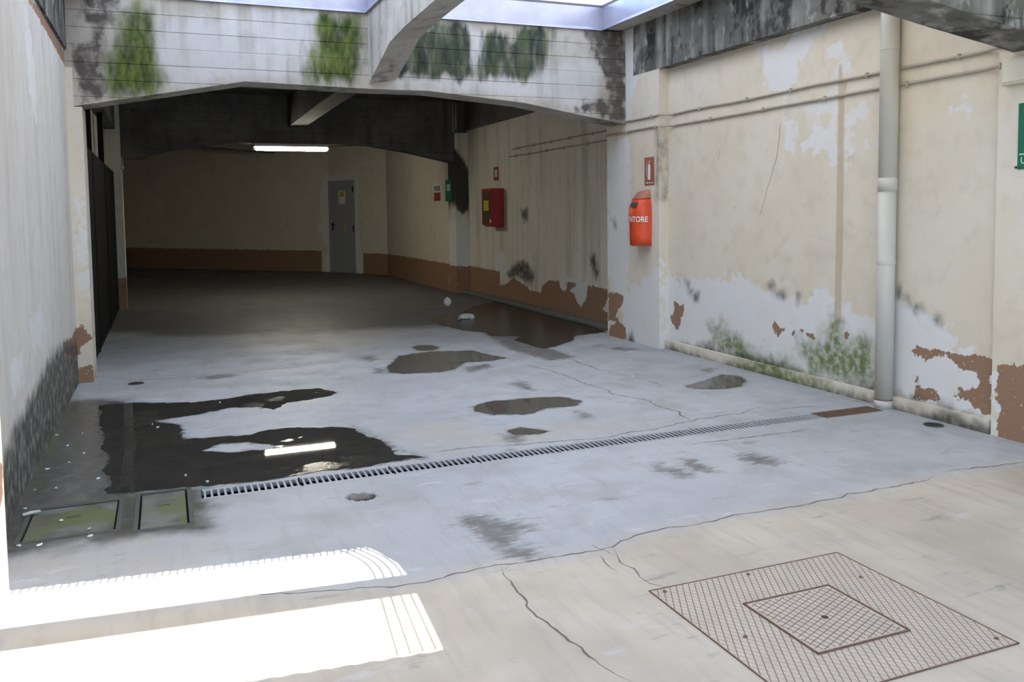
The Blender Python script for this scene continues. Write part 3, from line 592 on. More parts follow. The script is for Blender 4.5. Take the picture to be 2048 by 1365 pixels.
wb = segment_wall('wall_back', A_, B_, 0, 3.24, 0.25, M['wall_back'], {'brown': [[(-1, -1), (LAB - 0.28, -1), (LAB - 0.25, 0.50), (-1, 0.54)]], 'white': [[(LAB - 0.30, -1), (LAB + 1, -1), (LAB + 1, 2.4), (LAB - 0.12, 2.35), (LAB - 0.25, 1.8), (LAB - 0.3, 1.0), (LAB - 0.12, 0.6)]]})
structure(wb, 'dim cream back wall with brown painted foot', 'wall')
d_ = np.array([0.4684, -0.8835])
CE = math.dist(C_, E_)
wb2 = segment_wall('wall_back_corner', C_, E_, 0, 3.24, 0.25, M['wall_back'], {'brown': [[(0.26, -1), (2, -1), (2, 0.47), (0.24, 0.47)]], 'white': [[(-1, -1), (0.30, -1), (0.26, 0.4), (0.14, 0.7), (0.12, 2.3), (-1, 2.4)]]})
structure(wb2, 'short cream wall right of the grey door', 'wall')
wb3 = segment_wall('wall_back_lintel', B_, C_, 2.15, 3.24, 0.25, M['wall_back'], {'white': [[(-1, 1), (2, 1), (2, 2.28), (-1, 2.28)]]})
structure(wb3, 'cream wall above the grey door', 'wall')

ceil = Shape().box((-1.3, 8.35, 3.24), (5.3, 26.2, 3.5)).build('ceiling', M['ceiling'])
structure(ceil, 'sooty dark concrete ceiling behind the arch', 'ceiling')

for poly in D['wall_cracks']:
    pts = jag(poly, 0.03, 0.012, False); s = Shape()
    v = []
    for p in pts: v += [(4.6592, p[0] - 0.0022, p[1]), (4.6592, p[0] + 0.0022, p[1])]
    s.add(v, [(2*i, 2*i+1, 2*i+3, 2*i+2) for i in range(len(pts)-1)])
    mesh_obj('crack', s.v, s.f, M['kerb'], wr)
# ------------------------------------------------------------------ concrete portal frames
PROF1 = [(-0.98, 2.24), (-0.58, 2.319), (0.718, 2.568), (1.834, 2.548), (2.4, 2.552), (2.92, 2.51), (3.4, 2.472), (3.957, 2.38), (4.5, 2.30), (4.98, 2.22)]
PROF2 = [(-1.0, 2.1), (-0.517, 2.22), (0.07, 2.353), (0.57, 2.458), (1.08, 2.50), (3.147, 2.50), (3.86, 2.388), (4.6, 2.229), (5.1, 2.12)]
def portal_beam(prof, y0, y1, ztop, mat, masks, parent, step=0.03, boards=0.142):
    xs = span(prof[0][0], prof[-1][0], step, [p[0] for p in prof]); zb = np.interp(xs, [p[0] for p in prof], [p[1] for p in prof])
    joints = [ztop - boards * k for k in range(1, 9)]
    zs = span(min(zb), ztop, step, [j + d for j in joints for d in (-0.005, 0.0, 0.005)])
    off = [random.uniform(-0.0016, 0.0016) for _ in range(12)]
    V = []; F = []
    nz = len(zs)
    for x, b in zip(xs, zb):
        for z in zs:
            zz = max(z, b); k = int((ztop - zz) / boards)
            g = 0.006 if any(abs(zz - j) < 0.003 for j in joints) else 0.0
            V.append((x, y0 + g + off[k], zz))
    for i in range(len(xs)-1):
        for j in range(nz-1):
            a = i*nz + j
            if zs[j+1] <= min(zb[i], zb[i+1]): continue
            F.append((a, a+nz, a+nz+1, a+1))
    # chamfer, soffit, back and top
    n0 = len(V)
    for x, b in zip(xs, zb):
        V += [(x, y0, b), (x, y1, b), (x, y1, ztop), (x, y0, ztop)]
    for i in range(len(xs)-1):
        a = n0 + 4*i
        F += [(a, a+1, a+5, a+4), (a+1, a+2, a+6, a+5), (a+2, a+3, a+7, a+6)]
    C = np.array(V)[:, [0, 2]]
    return mesh_obj('beam', V, F, mat, parent, attrs=outline_values(C, masks))

por = empty('concrete_portal', (2.0, 8.0, 0))
tag(por, 'board-marked pale concrete arch beam with green moss, at the garage mouth', 'arch', kind='structure')
portal_beam(PROF1, 8.0, 8.33, 3.24, M['beam_pale'], {'moss': 'p1_moss', 'algae': 'p1_algae', 'dark': 'p1_dark', 'white': 'p1_white'}, por)
grid_box('pilaster', (4.55, 7.35, 0), (4.99, 8.42, 2.77), M['wall_pilaster'], {'brown': 'pr_brown', 'white': 'pr_white', 'dark': 'pr_dark'}, 'x', 0.022, por)
grid_box('pilaster_head', (4.55, 7.83, 2.77), (4.99, 8.42, 3.26), M['wall_pilaster'], {'white': 'pr_white'}, 'x', 0.05, por)
grid_box('pilaster_head', (-1.0, 7.975, 2.30), (-0.645, 8.0, 2.62), M['wall_pilaster'], NONE, 'y', 0.05, por)
grid_box('pilaster', (-1.0, 7.975, 0), (-0.585, 8.34, 2.30), M['wall_pilaster'], {'brown': 'lp_brown', 'white': 'lp_white'}, 'y', 0.022, por)

por0 = empty('concrete_portal', (2.0, 3.3, 0))
tag(por0, 'near concrete arch beam cutting the top right corner', 'arch', kind='structure')
portal_beam(PROF1, 3.30, 3.60, 3.24, M['beam_stained'], NONE, por0, 0.08)
grid_box('pilaster', (4.62, 3.2, 0), (4.99, 3.69, 3.24), M['wall_cream'], {'brown': 'np_brown', 'white': 'np_white'}, 'x', 0.022, por0)
grid_box('pilaster', (-1.0, 3.2, 0), (-0.58, 3.605, 3.24), M['wall_cream'], {'brown': [[(3, 0.30), (3.57, 0.36), (3.6, 0.50), (3, 0.50)]], 'white': [[(3, -1), (3.7, -1), (3.7, 0.33), (3, 0.36)]]}, 'x', 0.03, por0)

por2 = empty('concrete_portal', (2.0, 13.95, 0))
tag(por2, 'dark far concrete arch beam above the glowing lamp', 'arch', kind='structure')
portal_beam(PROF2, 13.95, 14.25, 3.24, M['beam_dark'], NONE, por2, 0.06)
burn = [[(4.5, 2.4), (4.62, 2.45), (4.75, 2.3), (4.86, 2.1), (4.88, 1.6), (4.84, 1.42), (4.74, 1.34), (4.64, 1.42), (4.58, 1.6)]]
grid_box('column', (4.615, 13.91, 0), (5.0, 14.3, 2.72), M['wall_streaked'], {'brown': [[(4, -1), (5.2, -1), (5.2, 0.46), (4, 0.46)]], 'burn': burn, 'white': [[(4.5, 0.48), (5, 0.48), (5, 1.25), (4.5, 1.25)]]}, 'y', 0.025, por2)
grid_box('column', (-1.0, 13.91, 0), (-0.535, 14.3, 3.235), M['wall_streaked'], {'brown': [[(-2, -1), (1, -1), (1, 0.48), (-2, 0.48)]]}, 'y', 0.05, por2)

por3 = empty('concrete_portal', (2.0, 19.0, 0))
tag(por3, 'black haunched beam under the ceiling near the back wall', 'beam', kind='structure')
portal_beam([(-1.2, 2.45), (-0.23, 2.52), (-0.22, 2.75), (0.62, 2.78), (2.2, 2.655), (2.25, 2.8), (4.45, 2.85)], 18.4, 18.7, 3.24, M['beam_dark'], NONE, por3, 0.1)

# ------------------------------------------------------------------ edge beams, cross beams, slabs round the two light wells
eb = grid_box('edge_beam', (4.545, 3.6, 2.77), (4.98, 7.83, 3.26), M['beam_stained'], NONE, 'x', 0.1)
structure(eb, 'black-streaked concrete edge beam above the right wall', 'beam')
eb = grid_box('edge_beam', (-1.0, 3.6, 2.77), (-0.68, 8.0, 3.26), M['beam_stained'], NONE, 'x', 0.1)
structure(eb, 'dark green stained concrete edge beam above the left wall', 'beam')
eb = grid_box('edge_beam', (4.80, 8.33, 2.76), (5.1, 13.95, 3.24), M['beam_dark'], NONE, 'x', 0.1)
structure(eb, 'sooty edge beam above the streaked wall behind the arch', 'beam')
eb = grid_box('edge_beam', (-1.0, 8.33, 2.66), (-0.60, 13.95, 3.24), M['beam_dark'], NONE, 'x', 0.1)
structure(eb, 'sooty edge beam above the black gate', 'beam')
sl = Shape().box((4.28, 3.6, 3.26), (5.3, 8.33, 3.42)).build('ceiling_edge', M['beam_cross'])
structure(sl, 'narrow concrete roof slab edge along the right wall', 'ceiling')
sl = Shape().box((-1.3, 3.6, 3.26), (-0.45, 8.33, 3.42)).build('ceiling_edge', M['beam_cross'])
structure(sl, 'narrow concrete roof slab edge along the left wall', 'ceiling')
sl = Shape().box((3.0, -0.5, 3.26), (5.3, 3.3, 3.42)).build('ceiling_edge', M['beam_cross'])  # unseen slab added to shade the right front floor
structure(sl, 'concrete roof slab over the right side beside the viewer', 'ceiling')

def cross_beam(prof, x0, x1, ztop, mat, rise, label):
    s = Shape(); n = len(prof); v = []; f = []
    for y, z in prof:
        v += [(x0, y, ztop), (x0, y, z), (x1, y, z + rise), (x1, y, ztop)]
    for i in range(n-1):
        a = 4*i
        f += [(a, a+1, a+5, a+4), (a+1, a+2, a+6, a+5), (a+2, a+3, a+7, a+6)]
    f += [(0, 3, 2, 1), (4*n-4, 4*n-3, 4*n-2, 4*n-1)]
    s.add(v, f)
    return structure(s.build('cross_beam', mat), label, 'beam')
cross_beam([(8.01, 2.59), (7.87, 2.64), (7.42, 2.76), (7.20, 2.828), (6.72, 2.862), (5.96, 2.88), (4.9, 2.88), (4.4, 2.83), (3.6, 2.58)], 1.826, 2.09, 3.30, M['beam_cross'], 0.05,
           'weathered haunched concrete beam running overhead between the light wells')
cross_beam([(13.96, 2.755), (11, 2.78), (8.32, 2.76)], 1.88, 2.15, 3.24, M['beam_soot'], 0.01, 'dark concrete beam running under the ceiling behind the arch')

def flashing(x0, x1, y0, y1, label):
    o = empty('roof_flashing', ((x0+x1)/2, (y0+y1)/2, 3.24)); tag(o, label, 'flashing', 'sheet metal linings of the light wells')
    t = 0.006; z0, z1 = 3.245, 3.49
    def panel(a, b, nrm):
        a = Vector((a[0], a[1], 0)); b = Vector((b[0], b[1], 0)); n = Vector((nrm[0], nrm[1], 0))
        prof = [(0.022, z0 - 0.008), (0.02, z0 + 0.004), (t, z0 + 0.022), (t, z1 - 0.02), (0.02, z1), (0.02, z1 + 0.004), (0, z1 + 0.004), (0, z0 - 0.008)]
        s = Shape(); s.prism(prof, lambda p, q: a + n * p + Vector((0, 0, q)), lambda p, q: b + n * p + Vector((0, 0, q)))
        s.build('panel', M['flashing'], o)
    panel((x0, y1), (x1, y1), (0, -1)); panel((x0, y0), (x1, y0), (0, 1)); panel((x0, y0), (x0, y1), (1, 0)); panel((x1, y0), (x1, y1), (-1, 0))
flashing(-0.45, 1.82, 3.62, 7.995, 'lilac-grey metal flashing round the left light well, left of the overhead beam')
flashing(2.095, 4.28, 3.62, 7.995, 'lilac-grey metal flashing round the right light well, right of the overhead beam')

# plinths and kerb
pl_ = grid_box('baseboard_right', (4.615, 3.70, 0), (4.66, 7.34, 0.085), M['wall_cream'], {'dark': [[(3, -1), (8, -1), (8, 0.03), (5, 0.0), (4.5, 0.05), (3, 0.06)]], 'moss': [[(4.9, -1), (6.4, -1), (6.3, 0.02), (5.8, 0.2), (4.9, 0.02)]]}, 'x', 0.03)
structure(pl_, 'low dirty mossy plinth along the foot of the right wall', 'plinth')
kb = Shape().bevel_box((4.70, 8.43, 0), (4.85, 13.94, 0.05), 0.012).build('baseboard_rear', M['kerb'])
structure(kb, 'low dark kerb along the streaked wall behind the arch', 'kerb')

# ------------------------------------------------------------------ puddles
def puddle(key, label, hole=None, step=0.03, amp=0.035):
    bm = bmesh.new()
    def ring(poly, z):
        vs = [bm.verts.new((p[0], p[1], z)) for p in poly]
        return vs, [bm.edges.new((vs[i], vs[(i+1) % len(vs)])) for i in range(len(vs))]
    edges = []
    outer = jag(D[key][0], step, amp)
    v0, e0 = ring(outer, 0.0022); edges += e0
    loops = [v0]
    if hole:
        v1, e1 = ring(jag(D[hole][0], step, amp), 0.0022); edges += e1; loops.append(v1)
    bmesh.ops.triangle_fill(bm, use_beauty=True, use_dissolve=False, edges=edges)
    for f in bm.faces:
        if f.normal.z < 0: f.normal_flip()
    for vs in loops:
        low = [bm.verts.new((v.co.x, v.co.y, 0.0002)) for v in vs]
        for i in range(len(vs)):
            k = (i+1) % len(vs); bm.faces.new((vs[i], low[i], low[k], vs[k]))
    c = np.mean(np.array(D[key][0]), 0)
    for v in bm.verts: v.co.x -= c[0]; v.co.y -= c[1]
    me = bpy.data.meshes.new('puddle'); bm.to_mesh(me); bm.free(); me.materials.append(M['water'] if key == 'puddle_big' else M['wet_film'] if key == 'puddle_f' else M['muddy'])
    o = bpy.data.objects.new('puddle', me); o.location = (c[0], c[1], 0); link(o)
    tag(o, label, 'puddle', 'puddles on the concrete floor')
puddle('puddle_big', 'largest dark puddle by the left wall, mirroring the yellow lamp', 'puddle_island')
puddle('puddle_c', 'long brown puddle in the middle of the floor before the arch')
puddle('puddle_d', 'ragged dark puddle just inside the arch, beside a tiny round one')
puddle('puddle_e', 'tiny round puddle behind the ragged dark puddle', step=0.05, amp=0.01)
puddle('puddle_f', 'wide black puddle along the rear right wall holding crumpled plastic')
puddle('puddle_g', 'small puddle near the mossy right wall')
puddle('puddle_h', 'small slim puddle just behind the drain grates', step=0.05, amp=0.012)

# ------------------------------------------------------------------ drain grates: nine sections, each with rails and bars
def drain():
    x0, x1, y0, y1 = CH
    n = 9; L = (x1 - x0) / n; nb = 15; pitch = L / nb
    bar = Shape().bevel_box((-0.0058, -0.062, -0.009), (0.0058, 0.062, 0.0), 0.0015, 1)
    rail = Shape().bevel_box((0.004, -0.009, -0.025), (L - 0.004, 0.009, 0.001), 0.0015, 1)
    bars = {}
    words = ['first', 'second', 'third', 'fourth', 'fifth', 'sixth', 'seventh', 'eighth', 'ninth']
    for k in range(n):
        rusty = k >= n - 1
        mat = M['rusty'] if rusty else M['galvanised']
        lab = '%s slotted %s drain grate counted from the mossy floor covers' % (words[k], 'rust-brown' if rusty else 'grey steel')
        o = empty('drain_grate', (x0 + L * k, (y0 + y1) / 2, 0)); tag(o, lab, 'drain grate', 'drain grates in the floor channel')
        if mat not in bars:
            a = bpy.data.meshes.new('bar'); a.from_pydata(bar.v, [], bar.f); a.materials.append(mat)
            b = bpy.data.meshes.new('rail'); b.from_pydata(rail.v, [], rail.f); b.materials.append(mat); bars[mat] = (a, b)
        a, b = bars[mat]
        for s in (-1, 1):
            r = bpy.data.objects.new('rail', b); r.location = (0, s * 0.069, 0); link(r, o)
        for i in range(nb):
            q = bpy.data.objects.new('bar', a); q.location = (pitch * (i + 0.5), 0, -0.001); link(q, o)
drain()

# ------------------------------------------------------------------ square floor covers left of the drain
def square_cover(rect, label):
    x0, x1, y0, y1 = rect
    o = empty('floor_cover', ((x0+x1)/2, (y0+y1)/2, 0)); tag(o, label, 'floor cover', 'mossy square floor covers')
    w = 0.022
    for lo, hi in (((x0, y0), (x1, y0+w)), ((x0, y1-w), (x1, y1)), ((x0, y0+w), (x0+w, y1-w)), ((x1-w, y0+w), (x1, y1-w))):
        Shape().bevel_box((*lo, -0.05), (*hi, 0.003), 0.002, 1).build('frame_bar', M['cover_frame'], o)
    Shape().bevel_box((x0+w+0.008, y0+w+0.008, -0.045), (x1-w-0.008, y1-w-0.008, -0.002), 0.003, 1).build('lid', M['cover_moss'], o)
    cx, cy = (x0+x1)/2, (y0+y1)/2
    Shape().tube([(cx-0.03, cy+0.05, -0.001), (cx+0.03, cy+0.055, -0.001)], 0.003, 6).build('lifting_bar', M['cover_frame'], o)
square_cover(COVERS[0], 'wide mossy floor cover against the left wall')
square_cover(COVERS[1], 'narrow mossy floor cover at the end of the drain')

# ------------------------------------------------------------------ ribbed access plate with its inner hatch
def lattice(x0, x1, y0, y1, angs, pitch, r, z, hole=None):
    """raised diamond ribs: two families of parallel bars clipped to the rectangle"""
    s = Shape()
    c = np.array([(x0+x1)/2, (y0+y1)/2]); R = math.hypot(x1-x0, y1-y0) / 2
    for ang in angs:
        ang = math.radians(ang)
        d = np.array([math.sin(ang), math.cos(ang)]); n = np.array([d[1], -d[0]])
        for k in range(int(-R/pitch)-1, int(R/pitch)+2):
            p = c + n * k * pitch
            t0, t1 = -9.0, 9.0
            for ax, lo, hi in ((0, x0, x1), (1, y0, y1)):
                a, b = (lo - p[ax]) / d[ax], (hi - p[ax]) / d[ax]
                t0 = max(t0, min(a, b)); t1 = min(t1, max(a, b))
            if t1 - t0 < 0.01: continue
            segs = [(t0, t1)]
            if hole:
                h0, h1 = -9.0, 9.0
                for ax, lo, hi in ((0, hole[0], hole[1]), (1, hole[2], hole[3])):
                    a, b = (lo - p[ax]) / d[ax], (hi - p[ax]) / d[ax]
                    h0 = max(h0, min(a, b)); h1 = min(h1, max(a, b))
                if h1 > h0: segs = [(t0, min(h0, t1)), (max(h1, t0), t1)]
            for a, b in segs:
                if b - a < 0.008: continue
                q0, q1 = p + d*a, p + d*b; w = n * r
                v = [(*(q0-w), z), (*(q0+w), z), (*(q1+w), z), (*(q1-w), z), (*q0, z + r*0.9), (*q1, z + r*0.9)]
                s.add(v, [(0, 4, 5, 3), (1, 2, 5, 4), (0, 1, 4), (2, 3, 5)])
    return s
def access_plate():
    x0, x1, y0, y1 = PLATE
    ix0, ix1, iy0, iy1 = 1.85, 2.225, 2.06, 2.43
    o = empty('access_plate', ((x0+x1)/2, (y0+y1)/2, 0)); tag(o, 'large beige diamond-ribbed steel plate set in the floor, lower right', 'access plate')
    s = Shape()
    for lo, hi in (((x0+.004, y0+.004), (x1-.004, iy0)), ((x0+.004, iy1), (x1-.004, y1-.004)), ((x0+.004, iy0), (ix0, iy1)), ((ix1, iy0), (x1-.004, iy1))):
        s.box((*lo, -0.03), (*hi, 0.002))
    s.build('sheet', M['plate'], o)
    for angs, mat, rr in (([27], M['plate_bar'], 0.0017), ([-38], M['plate_pale'], 0.0013)):
        r = lattice(x0+.008, x1-.008, y0+.008, y1-.008, angs, 0.0235, rr, 0.0021, (ix0-.004, ix1+.004, iy0-.004, iy1+.004)).build('raised_ribs', mat, o)
        tag(r, kind='stuff')
    for lo, hi in (((x0, y0), (x1, y0+.004)), ((x0, y1-.004), (x1, y1)), ((x0, y0), (x0+.004, y1)), ((x1-.004, y0), (x1, y1))):
        Shape().box((*lo, -0.03), (*hi, 0.004)).build('edge_strip', M['rusty'], o)
    for px, py in ((x0+.05, y1-.03), (x0+.03, y0+.08), (x1-.04, y0+.05), (x1-.09, y1-.22), (x0+.42, y1-.03), (x0+.11, y0+.38)):
        Shape().tube([(px, py, 0.001), (px, py, 0.006)], [0.009, 0.006], 8).build('bolt_head', M['rusty'], o)
    h = empty('hatch', (0, 0, 0)); h.parent = o
    h['label'] = 'rust-edged square hatch'
    s = Shape().box((ix0+.004, iy0+.004, -0.03), (ix1-.004, iy1-.004, 0.005)); s.build('hatch_sheet', M['plate'], h)
    lattice(ix0+.012, ix1-.012, iy0+.012, iy1-.012, [66, -13], 0.024, 0.0018, 0.0051, (2.025, 2.051, 2.227, 2.253)).build('hatch_ribs', M['plate_bar'], h)['kind'] = 'stuff'
    for lo, hi in (((ix0-.004, iy0-.004), (ix1+.004, iy0+.002)), ((ix0-.004, iy1-.002), (ix1+.004, iy1+.004)), ((ix0-.004, iy0), (ix0+.002, iy1)), ((ix1-.002, iy0), (ix1+.004, iy1))):
        Shape().box((*lo, -0.03), (*hi, 0.0075)).build('rusty_rim', M['rusty'], h)
    Shape().tube([(2.038, 2.24, 0.004), (2.038, 2.24, 0.0062)], 0.012, 12).build('lifting_hole', M['black'], h)
access_plate()

def round_cap(x, y, r, mat, label):
    o = empty('round_cap', (x, y, 0)); tag(o, label, 'floor cap', 'small round floor caps')
    n = 24; s = Shape()
    ring = [(math.cos(2*math.pi*k/n), math.sin(2*math.pi*k/n)) for k in range(n)]
    v = [(x + c*r, y + q*r, 0.0002) for c, q in ring] + [(x + c*r*.98, y + q*r*.98, 0.005) for c, q in ring] + [(x + c*r*.85, y + q*r*.85, 0.005) for c, q in ring] + [(x + c*r*.82, y + q*r*.82, 0.002) for c, q in ring]
    f = [(a*n+k, a*n+(k+1) % n, (a+1)*n+(k+1) % n, (a+1)*n+k) for a in range(3) for k in range(n)]
    s.add(v, f).build('rim', mat, o)
    s = Shape().tube([(x, y, 0.0003), (x, y, 0.0025)], r*.83, n); s.build('disc', M['channel'] if mat is M['cover_frame'] else mat, o)
round_cap(4.50, 4.0, 0.062, M['cover_frame'], 'black round floor cap in the corner right of the downpipe')
round_cap(-0.255, 7.75, 0.065, M['cover_frame'], 'dark round floor cap near the left pilaster')

# ------------------------------------------------------------------ downpipe in the corner
def downpipe():
    o = empty('downpipe', (4.585, 4.5, 0)); tag(o, 'tall cream plastic downpipe standing at the end of the drain', 'pipe')
    x, y, r = 4.590, 4.5, 0.061
    def top(z): return (x + 0.004*z, y, z)
    Shape().tube([top(0.0), top(0.06)], [r*1.03, r*1.03], 24).build('foot', M['pipe_paint'], o, True)
    Shape().tube([top(0.055), top(1.60)], r*0.985, 24).build('lower_tube', M['pipe_paint'], o, True)
    Shape().tube([top(1.50), top(1.585), top(1.588)], [r*1.05, r*1.05, r*1.0], 24).build('socket', M['pipe_paint'], o, True)
    Shape().tube([top(1.588), top(3.6)], r, 24).build('upper_tube', M['pipe_paint'], o, True)
    Shape().tube([top(0.058), top(0.064)], r*1.045, 24).build('dirt_ring', M['rusty'], o)
    for z in (1.0, 2.45):
        Shape().tube([top(z), top(z+0.025)], r*1.04, 24).build('clamp', M['pipe_paint'], o)
downpipe()

# ------------------------------------------------------------------ conduits along the right wall
def conduit(z, ends, label, seed):
    rnd = random.Random(seed)
    o = empty('wall_conduit', (4.6, 8.0, z)); tag(o, label, 'conduit', 'conduits along the right wall')
    y_far, y_near = ends; r = 0.0095
    pts = []
    def wallx(y): return 4.85 if y > 8.43 else 4.55 if y > 7.34 else 4.66 if y > 3.70 else 4.62
    y = y_far
    ys = sorted(set([y_far, y_near, 8.55, 8.40, 7.38, 7.26, 3.80, 3.66] + [y_far - 0.35*i for i in range(int((y_far-y_near)/0.35))]), reverse=True)
    for y in ys:
        if y < y_near: continue
        pts.append((wallx(y) - 0.013, y, z + rnd.uniform(-0.004, 0.004) - 0.01*(y-8)/5))
    Shape().tube(pts, r, 8).build('tube', M['cable'], o, True)
    y = y_far - 0.25
    while y > y_near:
        w = wallx(y)
        Shape().bevel_box((w - 0.028, y - 0.010, z - 0.020 - 0.01*(y-8)/5), (w, y + 0.010, z + 0.018 - 0.01*(y-8)/5), 0.005, 1).build('clip', M['cable'], o)
        y -= rnd.uniform(0.5, 0.8)
conduit(2.315, (11.9, 3.25), 'upper painted conduit running along the whole right wall', 1)
conduit(2.205, (12.0, 3.66), 'lower painted conduit running along the right wall to the junction box', 2)
jb = empty('junction_box', (4.6, 3.55, 2.17)); tag(jb, 'cream painted junction box on the near right pilaster', 'junction box')
Shape().bevel_box((4.575, 3.40, 2.09), (4.62, 3.645, 2.245), 0.012, 3).build('body', M['box_cream'], jb)
Shape().bevel_box((4.570, 3.415, 2.105), (4.577, 3.63, 2.23), 0.003, 1).build('lid', M['box_cream'], jb)
# vertical pipes on the far column
for k, (x, z0, lab) in enumerate(((4.60, 2.73, 'left one of two thin grey pipes above the far column'), (4.645, 2.78, 'right one of two thin grey pipes above the far column'))):
    o = Shape().tube([(x, 13.93, z0), (x, 13.93, 3.235)], 0.016, 8).build('vertical_pipe', M['cable'], None, True)
    tag(o, lab, 'pipe', 'thin pipes on the far column')
fx = empty('wall_fitting', (-0.52, 13.92, 2.07)); tag(fx, 'small pale fitting hung at the top of the far left column', 'fitting')
Shape().tube([(-0.522, 13.93, 2.26), (-0.522, 13.93, 2.12)], 0.012, 8).build('stem', M['cable'], fx)
Shape().bevel_box((-0.545, 13.90, 2.07), (-0.50, 13.95, 2.13), 0.008, 2).build('head', M['pipe_paint'], fx)

# ------------------------------------------------------------------ writing
def text_points(txt, size):
    cu = bpy.data.curves.new('lettering', 'FONT'); cu.body = txt; cu.size = size; cu.resolution_u = 3; cu.align_x = 'CENTER'; cu.align_y = 'CENTER'
    cu.offset = size * 0.02
    ob = bpy.data.objects.new('lettering', cu); COL.objects.link(ob)
    dg = bpy.context.evaluated_depsgraph_get(); dg.update()
    me = bpy.data.meshes.new_from_object(ob.evaluated_get(dg))
    v = [tuple(p.co) for p in me.vertices]; f = [tuple(p.vertices) for p in me.polygons]
    bpy.data.objects.remove(ob); bpy.data.meshes.remove(me); bpy.data.curves.remove(cu)
    return v, f
def lettering(txt, size, fn, mat, parent, name='lettering'):
    v, f = text_points(txt, size)
    return mesh_obj(name, [fn(x, y) for x, y, _ in v], f, mat, parent)

# ------------------------------------------------------------------ red extinguisher cover on the right pilaster
def extinguisher_cover():
    xw_, yc = 4.55, 7.615
    o = empty('fire_extinguisher_cover', (xw_, yc, 1.02)); tag(o, 'red vinyl fire extinguisher cover hung on the right pilaster', 'extinguisher cover')
    rows = [(1.030, .122, .130), (1.034, .130, .142), (1.12, .130, .146), (1.22, .133, .152), (1.30, .136, .156), (1.38, .134, .156), (1.43, .130, .148), (1.465, .124, .132), (1.500, .116, .108), (1.505, .114, .104)]
    n = 28
    def pt(th, a, b, z, wob=0.0):
        c, s = math.cos(th), math.sin(th)
        e = 0.72
        return (xw_ - 0.004 - b * (abs(s) ** e) * (1 + wob), yc + a * math.copysign(abs(c) ** 0.85, c), z)
    v = []; f = []
    for i, (z, a, b) in enumerate(rows):
        for k in range(n + 1):
            th = math.pi * k / n
            v.append(pt(th, a, b, z + 0.006*math.sin(3*th + i), 0.03*math.sin(5*th + i*1.7)))
    m = n + 1
    for i in range(len(rows)-1):
        for k in range(n): f.append((i*m+k, (i+1)*m+k, (i+1)*m+k+1, i*m+k+1))
    f.append(tuple(range(m))); f.append(tuple(range(len(rows)*m-1, (len(rows)-1)*m-1, -1)))
    Shape().add(v, f).build('bag', M['red_vinyl'], o, True)
    # folded flap on top
    v = []; f = []
    fl = [(1.492, .120, .116), (1.50, .122, .120), (1.535, .116, .090), (1.575, .108, .050), (1.578, .102, .040)]
    for i, (z, a, b) in enumerate(fl):
        for k in range(n + 1): v.append(pt(math.pi*k/n, a, b, z + 0.012*math.cos(math.pi*k/n)*-1, 0.02*math.sin(4*math.pi*k/n)))
    for i in range(len(fl)-1):
        for k in range(n): f.append((i*m+k, (i+1)*m+k, (i+1)*m+k+1, i*m+k+1))
    f.append(tuple(range(len(fl)*m-1, (len(fl)-1)*m-1, -1)))
    fo = Shape().add(v, f).build('flap', M['red_dull'], o, True); fo['label'] = 'faded top flap'
    # buckle patch
    s = Shape(); g = []
    for i, z in enumerate((1.415, 1.465)):
        for k in range(7): g.append(pt(math.radians(84 + 40*k/6), .135, .157 - 0.018*i, z))
    g = [(x-0.003, y, z) for x, y, z in g]
    s.add(g, [(k, k+1, 8+k, 7+k) for k in range(6)]).build('strap_patch', M['dark_mark'], o)
    ths = np.linspace(0.02, math.pi - 0.02, 400); q_ = np.array([pt(t, .1375, .1585, 0) for t in ths])
    arc = np.concatenate([[0], np.cumsum(np.linalg.norm(np.diff(q_, axis=0), axis=1))])
    def wrap(x, y):
        s = arc[-1] * 0.56 + x
        th = float(np.interp(s, arc, ths))
        p = pt(th, .1375, .1585, 1.292 + y); return (p[0] - 0.002, p[1] - 0.002, p[2])
    # reading left to right runs from +y to -y on this wall
    lettering('ESTINTORE', 0.078, lambda x, y: wrap(x * 0.86, y), M['white_print'], o)
extinguisher_cover()

def sign_x(name, xw_, y0, y1, z0, z1, mat, label, cat='sign', t=0.006):
    """flat sign on a wall that faces -x; returns the thing and a mapper from (along, up) in metres, centre origin"""
    o = empty(name, (xw_, (y0+y1)/2, z0)); tag(o, label, cat)
    Shape().bevel_box((xw_ - t, y0, z0), (xw_, y1, z1), 0.0015, 1).build('board', mat, o)
    yc, zc = (y0+y1)/2, (z0+z1)/2
    return o, (lambda a, b: (xw_ - t - 0.0012, yc - a, zc + b))
def flat(poly, fn, mat, parent, name):
    s = Shape().add([fn(*p) for p in poly], [tuple(range(len(poly)))])
    return mesh_obj(name, s.v, s.f, mat, parent)
o, fn = sign_x('extinguisher_sign', 4.55, 7.435, 7.615, 1.635, 1.915, M['sign_red'], 'red sign with white extinguisher pictogram above the red cover')
body = [(-.022, -.085), (.028, -.085), (.028, .045), (.022, .062), (.010, .072), (.010, .085), (-.004, .085), (-.004, .072), (-.016, .062), (-.022, .045)]
flat(body, fn, M['white_print'], o, 'pictogram_cylinder')
hose = []
for k in range(15):
    t = k / 14; a = math.pi * (0.15 + 0.95*t); hose.append((-.012 - .034*math.sin(a) , .02 + .072*math.cos(a)*1.15))
pts = hose + [(x - .006, z) for x, z in hose[::-1]]
flat(pts, fn, M['white_print'], o, 'pictogram_hose')
flat([(-.008, .09), (.026, .098), (.026, .104), (-.008, .097)], fn, M['white_print'], o, 'pictogram_lever')
for k, (a, w) in enumerate(((-.058, .05), (.0, .03), (.045, .028))):
    flat([(a, -.122), (a + w, -.122), (a + w, -.110), (a, -.110)], fn, M['sign_mint'], o, 'caption_bar')

